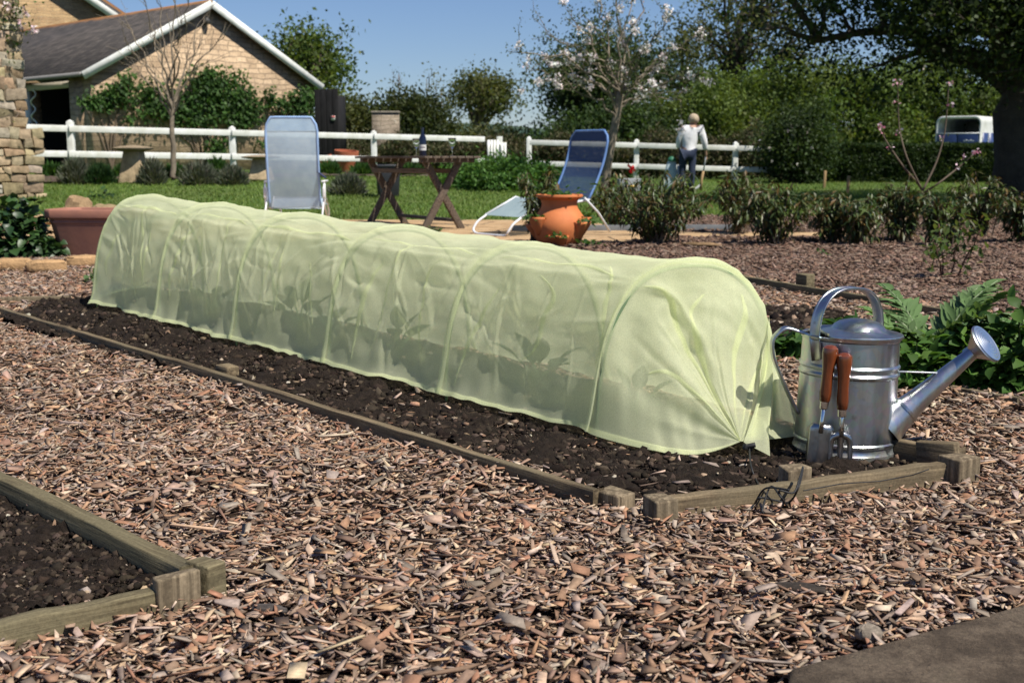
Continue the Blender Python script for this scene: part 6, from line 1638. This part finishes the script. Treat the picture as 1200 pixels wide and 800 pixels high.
# lush perennials by the gate
for k, (px, pt, w_, Yk, lab) in enumerate(((565, 196, 60, 20.0, 'lush green perennial clump left of the gate bed'), (600, 194, 50, 20.4, 'lush green perennial clump nearest the orange pot'), (548, 200, 44, 21, 'lower green perennials at the right end of the table'), (632, 196, 36, 21, 'green perennials behind the reclined deck chair'))):
    bush('perennial_clump', lab, 'plant', px, pt, w_, Yk, [(.05, .12, .022), (.07, .155, .03), (.09, .18, .04)], n=60, per=60, L=.10, Wd=.04, rc=.14, seed=30 + k, stem=.01, group='lush perennials near the picket gate')
# dark row of shrubs with drooping leaves
PAL_SH = [(.045, .075, .018), (.062, .095, .022), (.08, .105, .028), (.034, .058, .017), (.09, .095, .028), (.12, .075, .022)]
def droopy(label, px, py, pt, wpx, ns=26, seed=0):
    b = G(px, py, 0); Y = b[1]; h = zat(pt, Y, px); w_ = wpx / FPX * Y / 2; e = empty('drooping_shrub', b, 0, label, 'shrub', 'dark glossy shrubs in the bark bed')
    mb = MB(); C = []; D = []
    for k in range(ns):
        a = rng.uniform(0, 2 * PI); r_ = w_ * math.sqrt(rng.uniform(.02, 1)); t_ = b + np.array([math.cos(a) * r_, math.sin(a) * r_, h * rng.uniform(.55, 1.0) * (1 - .25 * (r_ / w_) ** 2)]); L_ = limb(b + np.array([rng.normal(0, .05), rng.normal(0, .05), -.02]), t_, 8, wig=.06, up=.5)
        mb.tube(L_, np.linspace(.007, .003, 8), 5, cap=False)
        for j in range(40):
            u_ = rng.uniform(.15, 1) ** .7; q_ = L_[min(7, int(u_ * 8))]; C.append(q_ + rng.normal(0, .02, 3)); aa = rng.uniform(0, 2 * PI); D.append([math.cos(aa), math.sin(aa), rng.uniform(-1.3, .35)])
    n = len(C); C = np.array(C); D = nrm(np.array(D)); N = nrm(D * np.array([1, 1, 0]) * .5 + np.array([0, 0, 1.0]) + rng.normal(size=(n, 3)) * .3)
    leaf_obj('leaves', M['leaf_gloss'], e, C, D, N, rng.uniform(.05, .12, n), rng.uniform(.015, .028, n), pick(PAL_SH, n, .3), rows=2, droop=.25, prof=[.1, 1, .05])
    mb.build('stems', M['stem_brown'], e, True)
for k, a in enumerate(((768, 288, 192, 128, 52), (722, 268, 205, 70, 22), (866, 275, 199, 70, 24), (908, 289, 204, 86, 32), (972, 286, 216, 66, 24), (1004, 289, 224, 58, 20), (1056, 285, 205, 74, 28), (1104, 290, 212, 54, 18), (1146, 279, 198, 70, 26), (1197, 287, 215, 62, 22), (632, 286, 190, 56, 22))):
    droopy(['biggest dark drooping shrub right of the orange pot', 'dark shrub half behind the biggest one, by the chair leg', 'dark shrub in the gap right of the person', 'broad dark shrub left of the two lawn stakes', 'dark shrub in front of the two lawn stakes', 'dark shrub just right of the lawn stakes', 'dark shrub left of the pink blossom sapling', 'narrow dark shrub at the foot of the pink blossom sapling', 'dark shrub between sapling and the huge trunk', 'dark shrub cut by the right edge of the photo', 'upright twiggy shrub left of the orange pot'][k], *a[:4], ns=a[4])
# pink blossom sapling
b = G(1083, 273, 0); Yb = b[1]; e = empty('pink_sapling', b, 0, 'slim forked sapling with pink blossom tufts in front of the hedge', 'sapling')
fork = AT(1081, 224, Yb); mb = MB(); mb.tube(limb(b, fork, 6, up=0), np.linspace(.016, .013, 6), 7); C0 = []
for pts in (((1081, 224), (1062, 185), (1053, 150), (1052, 95)), ((1081, 224), (1098, 190), (1108, 155), (1112, 98)), ((1078, 218), (1058, 195), (1040, 168), (1030, 150)), ((1083, 226), (1100, 215), (1125, 195), (1140, 182))):
    P_ = np.array([AT(x_, y_, Yb + rng.normal(0, .05)) for x_, y_ in pts]); q_ = np.linspace(0, 3, 16); P_ = np.stack([np.interp(q_, range(4), P_[:, c_]) for c_ in range(3)], -1)
    for _ in range(3): P_[1:-1] = (P_[:-2] + 2 * P_[1:-1] + P_[2:]) / 4
    mb.tube(P_, np.linspace(.012, .004, 16), 6); C0 += [P_[i] for i in (9, 13, 15, 15)]
mb.build('trunk', M['stem_brown'], e, True, smooth=True)
C0 = np.array(C0) + rng.normal(size=(len(C0), 3)) * .02; C = np.repeat(C0, 6, 0) + rng.normal(size=(len(C0) * 6, 3)) * .015
leaf_obj('blossom', M['petal'], e, C, rdir(len(C)), rdir(len(C)), .032, .028, pick([(.66, .36, .42), (.76, .58, .60), (.8, .70, .70), (.58, .2, .28)], len(C)))
C = np.repeat(C0, 7, 0) + rng.normal(size=(len(C0) * 7, 3)) * .035; leaf_obj('leaves', M['leaf'], e, C, rdir(len(C), up=.3), rdir(len(C), up=.5), .045, .022, pick(PAL_SPR, len(C)))
# reddish canes
b = G(1108, 331, 0); e = empty('raspberry_cane', b, 0, 'sparse reddish canes with bright green leaves on the bark', 'cane'); mb = MB(); C = []
for px, py in ((1100, 262), (1150, 268), (1128, 255), (1095, 285)):
    b2 = G(1108 + (px - 1108) * .3, 328, 0); P_ = limb(b2, AT(px, py, b[1] + rng.normal(0, .1)), 8, wig=.05, up=.1); mb.tube(P_, np.linspace(.006, .003, 8), 6); C += [P_[i] + rng.normal(0, .03, 3) for i in (2, 3, 4, 4, 5, 5, 6, 6, 7, 7, 7) for _ in range(3)]
mb.build('stems', M['stem_red'], e, True); C = np.array(C); n = len(C); leaf_obj('leaves', M['leaf'], e, C, rdir(n, up=-.1), nrm(rng.normal(size=(n, 3)) * .4 + np.array([0, 0, 1])), .06, .032, pick(PAL_SPR, n), rows=2)
b = G(1107, 372, 0) * 1.0; mb = MB(); 
# cardoon / artichoke: long lobed silvery leaves
PAL_LUSH = [(.07, .15, .03), (.10, .19, .04), (.055, .115, .024)]
def lobed_plant(label, c, n, Lr, pal, seed, az=None, up=(.5, 1.15), name='cardoon', cat='cardoon', lobes=17, lw=.19):
    r_ = np.random.default_rng(seed); e = empty(name, c, 0, label, cat); C = []; D = []; N = []; LL = []; WW = []; CC = []; mb = MB()
    for k in range(n):
        a = (k * 2.4 + r_.normal(0, .3)) if az is None else r_.uniform(*az); el = r_.uniform(*up); ln = r_.uniform(*Lr); o_ = np.array([math.cos(a), math.sin(a), 0]); sd = np.array([-o_[1], o_[0], 0])
        t = np.linspace(0, 1, 18); th = el - t * r_.uniform(.7, 1.7); st = ln / 17; P_ = np.zeros((18, 3)); P_[0] = o_ * .02
        for i in range(1, 18): P_[i] = P_[i - 1] + (o_ * math.cos(th[i]) + np.array([0, 0, math.sin(th[i])])) * st
        P_ += sd * (np.sin(t * 2 + k) * .03 * t)[:, None]
        mb.tube(P_, np.linspace(.009, .002, 18), 6, flat=.7); base_c = pick(pal, 1, .2)[0]
        for j in range(lobes * 2):
            u_ = .18 + .80 * (j // 2) / lobes; i = min(16, int(u_ * 17)); T = nrm(P_[i + 1] - P_[i]); s2 = 1 if j % 2 else -1; nn = nrm(np.cross(T, sd)) ; nn = nn if nn[2] > 0 else -nn
            d = nrm(T * .75 + sd * s2 * .8 + nn * r_.uniform(-.1, .35)); C.append(P_[i]); D.append(d); N.append(nrm(nn + sd * s2 * r_.uniform(-.5, .2))); wv = math.sin(PI * min(1, u_ * .9 + .12)); LL.append(ln * lw * (.45 + .75 * wv) * r_.uniform(.8, 1.2)); WW.append(ln * lw * .40 * (.5 + .6 * wv)); CC.append(base_c * r_.uniform(.85, 1.15))
        C.append(P_[15]); D.append(nrm(P_[17] - P_[15])); N.append(nrm(np.cross(nrm(P_[17] - P_[15]), sd)) * (1 if np.cross(P_[17] - P_[15], sd)[2] > 0 else -1)); LL.append(ln * .22); WW.append(ln * .12); CC.append(base_c)
        # web along the midrib
        for i in range(3, 16, 2):
            T = nrm(P_[i + 1] - P_[i]); nn = nrm(np.cross(T, sd)); nn = nn if nn[2] > 0 else -nn
            C.append(P_[i]); D.append(T); N.append(nn); LL.append(ln * .2); WW.append(ln * .11); CC.append(base_c)
    leaf_obj('leaves', M['leaf_matt'] if name == 'cardoon' else M['leaf'], e, np.array(C), np.array(D), np.array(N), np.array(LL), np.array(WW), np.array(CC), world=False, rows=4, droop=.18, fold=.22, prof=[.35, .95, .85, .5, .05])
    mb.build('ribs', simple('pale_rib', (.20, .25, .13), .6, bump=0), e, smooth=True); return e
PAL_CAR = [(.11, .185, .065), (.085, .155, .05), (.16, .23, .11), (.07, .13, .04)]
c = G(1098, 448, 0); lobed_plant('tall silvery green cardoon behind the watering can spout', c + np.array([.02, .12, 0]), 24, (.30, .47), PAL_CAR, 3, up=(.75, 1.35))
c = G(1180, 440, 0); lobed_plant('silvery cardoon leaves at the right edge beyond the spout rose', c + np.array([.12, .1, 0]), 15, (.26, .42), PAL_CAR, 4, up=(.7, 1.3))
def leafy_mass(label, px, py, rpx, h, n, pal, seed, L=.06, Wd=.045, name='leafy_plant', cat='plant', m='leaf', rows=3, off=(0, 0)):
    b = G(px, py, 0); b[0] += off[0]; b[1] += off[1]; w_ = rpx / FPX * b[1]; e = empty(name, b, 0, label, cat); r_ = np.random.default_rng(seed)
    d = r_.normal(size=(n, 3)); d[:, 2] = np.abs(d[:, 2]); d = nrm(d); C = d * r_.uniform(.35, 1, n)[:, None] ** .6 * np.array([w_, w_ * .8, h]) * (1 + .25 * wob(d[:, 0] * 3, d[:, 1] * 3 + d[:, 2] * 2, 1.4, 2, seed % 7))[:, None]
    D = nrm(d * np.array([1, 1, .3]) + r_.normal(size=(n, 3)) * .45 + np.array([0, 0, -.1])); N = nrm(d * .6 + np.array([0, 0, .9]) + r_.normal(size=(n, 3)) * .35)
    leaf_obj('leaves', M[m], e, C, D, N, L * r_.uniform(.6, 1.35, n), Wd * r_.uniform(.7, 1.3, n), pick(pal, n, .3), world=False, rows=rows, droop=.3, fold=.14)
    mb = MB()
    for k in range(0, n, max(1, n // 30)): mb.tube([(0, 0, -.02), C[k] * .5 + np.array([0, 0, .02]), C[k]], [.005, .004, .0025], 5, cap=False)
    mb.build('stems', M['stem_green'], e); return e
leafy_mass('lush green parsley like plant below the cardoon, left of the rose', 1082, 462, 46, .16, 420, PAL_LUSH, 5, .055, .035, off=(0, .08))
leafy_mass('dense green leafy plant below the watering can rose', 1150, 462, 52, .22, 640, PAL_LUSH, 6, .055, .04, off=(0, .08))
leafy_mass('green leafy plant at the right edge below the cardoon', 1200, 470, 50, .26, 560, PAL_LUSH, 7, .055, .038, off=(.03, .1))
leafy_mass('small leafy plant peeping out left of the watering can', 934, 425, 24, .10, 110, PALG, 8, .065, .045, off=(0, .05))
leafy_mass('low leaves behind the lid of the watering can', 985, 402, 22, .10, 90, PALG, 9, .07, .05, off=(0, .0))
leafy_mass('tiny bright green weed on the chips right of the net', 889, 368, 9, .05, 26, PAL_SPR, 10, .045, .03)
leafy_mass('big dark glossy leafy plant at the left edge', 14, 303, 44, .42, 620, PALD, 11, .085, .075, m='leaf_gloss', off=(-.02, .10))
leafy_mass('smaller dark leafy plant left of the terracotta trough', 47, 304, 20, .16, 150, PALD, 12, .07, .06, m='leaf_gloss', off=(.02, .03))
leafy_mass('green weed growing between the boulders', 104, 243, 8, .20, 50, PALG, 13, .07, .04, off=(0, .55))
leafy_mass('green leafy plant on the bank by the house corner', 76, 250, 22, .25, 140, PALD, 14, .08, .06, off=(0, 1.5))
leafy_mass('pale leafy tuft at the far foot of the net tunnel', 109, 335, 9, .09, 40, [(.10, .16, .06), (.13, .19, .08)], 15, .05, .03)
leafy_mass('tiny weed in the bark bed behind the far board', 963, 300, 7, .04, 20, PALG, 16, .05, .03)
leafy_mass('small weed on the patio under the table', 510, 272, 7, .05, 24, PALG, 17, .05, .03, off=(0, -.1))
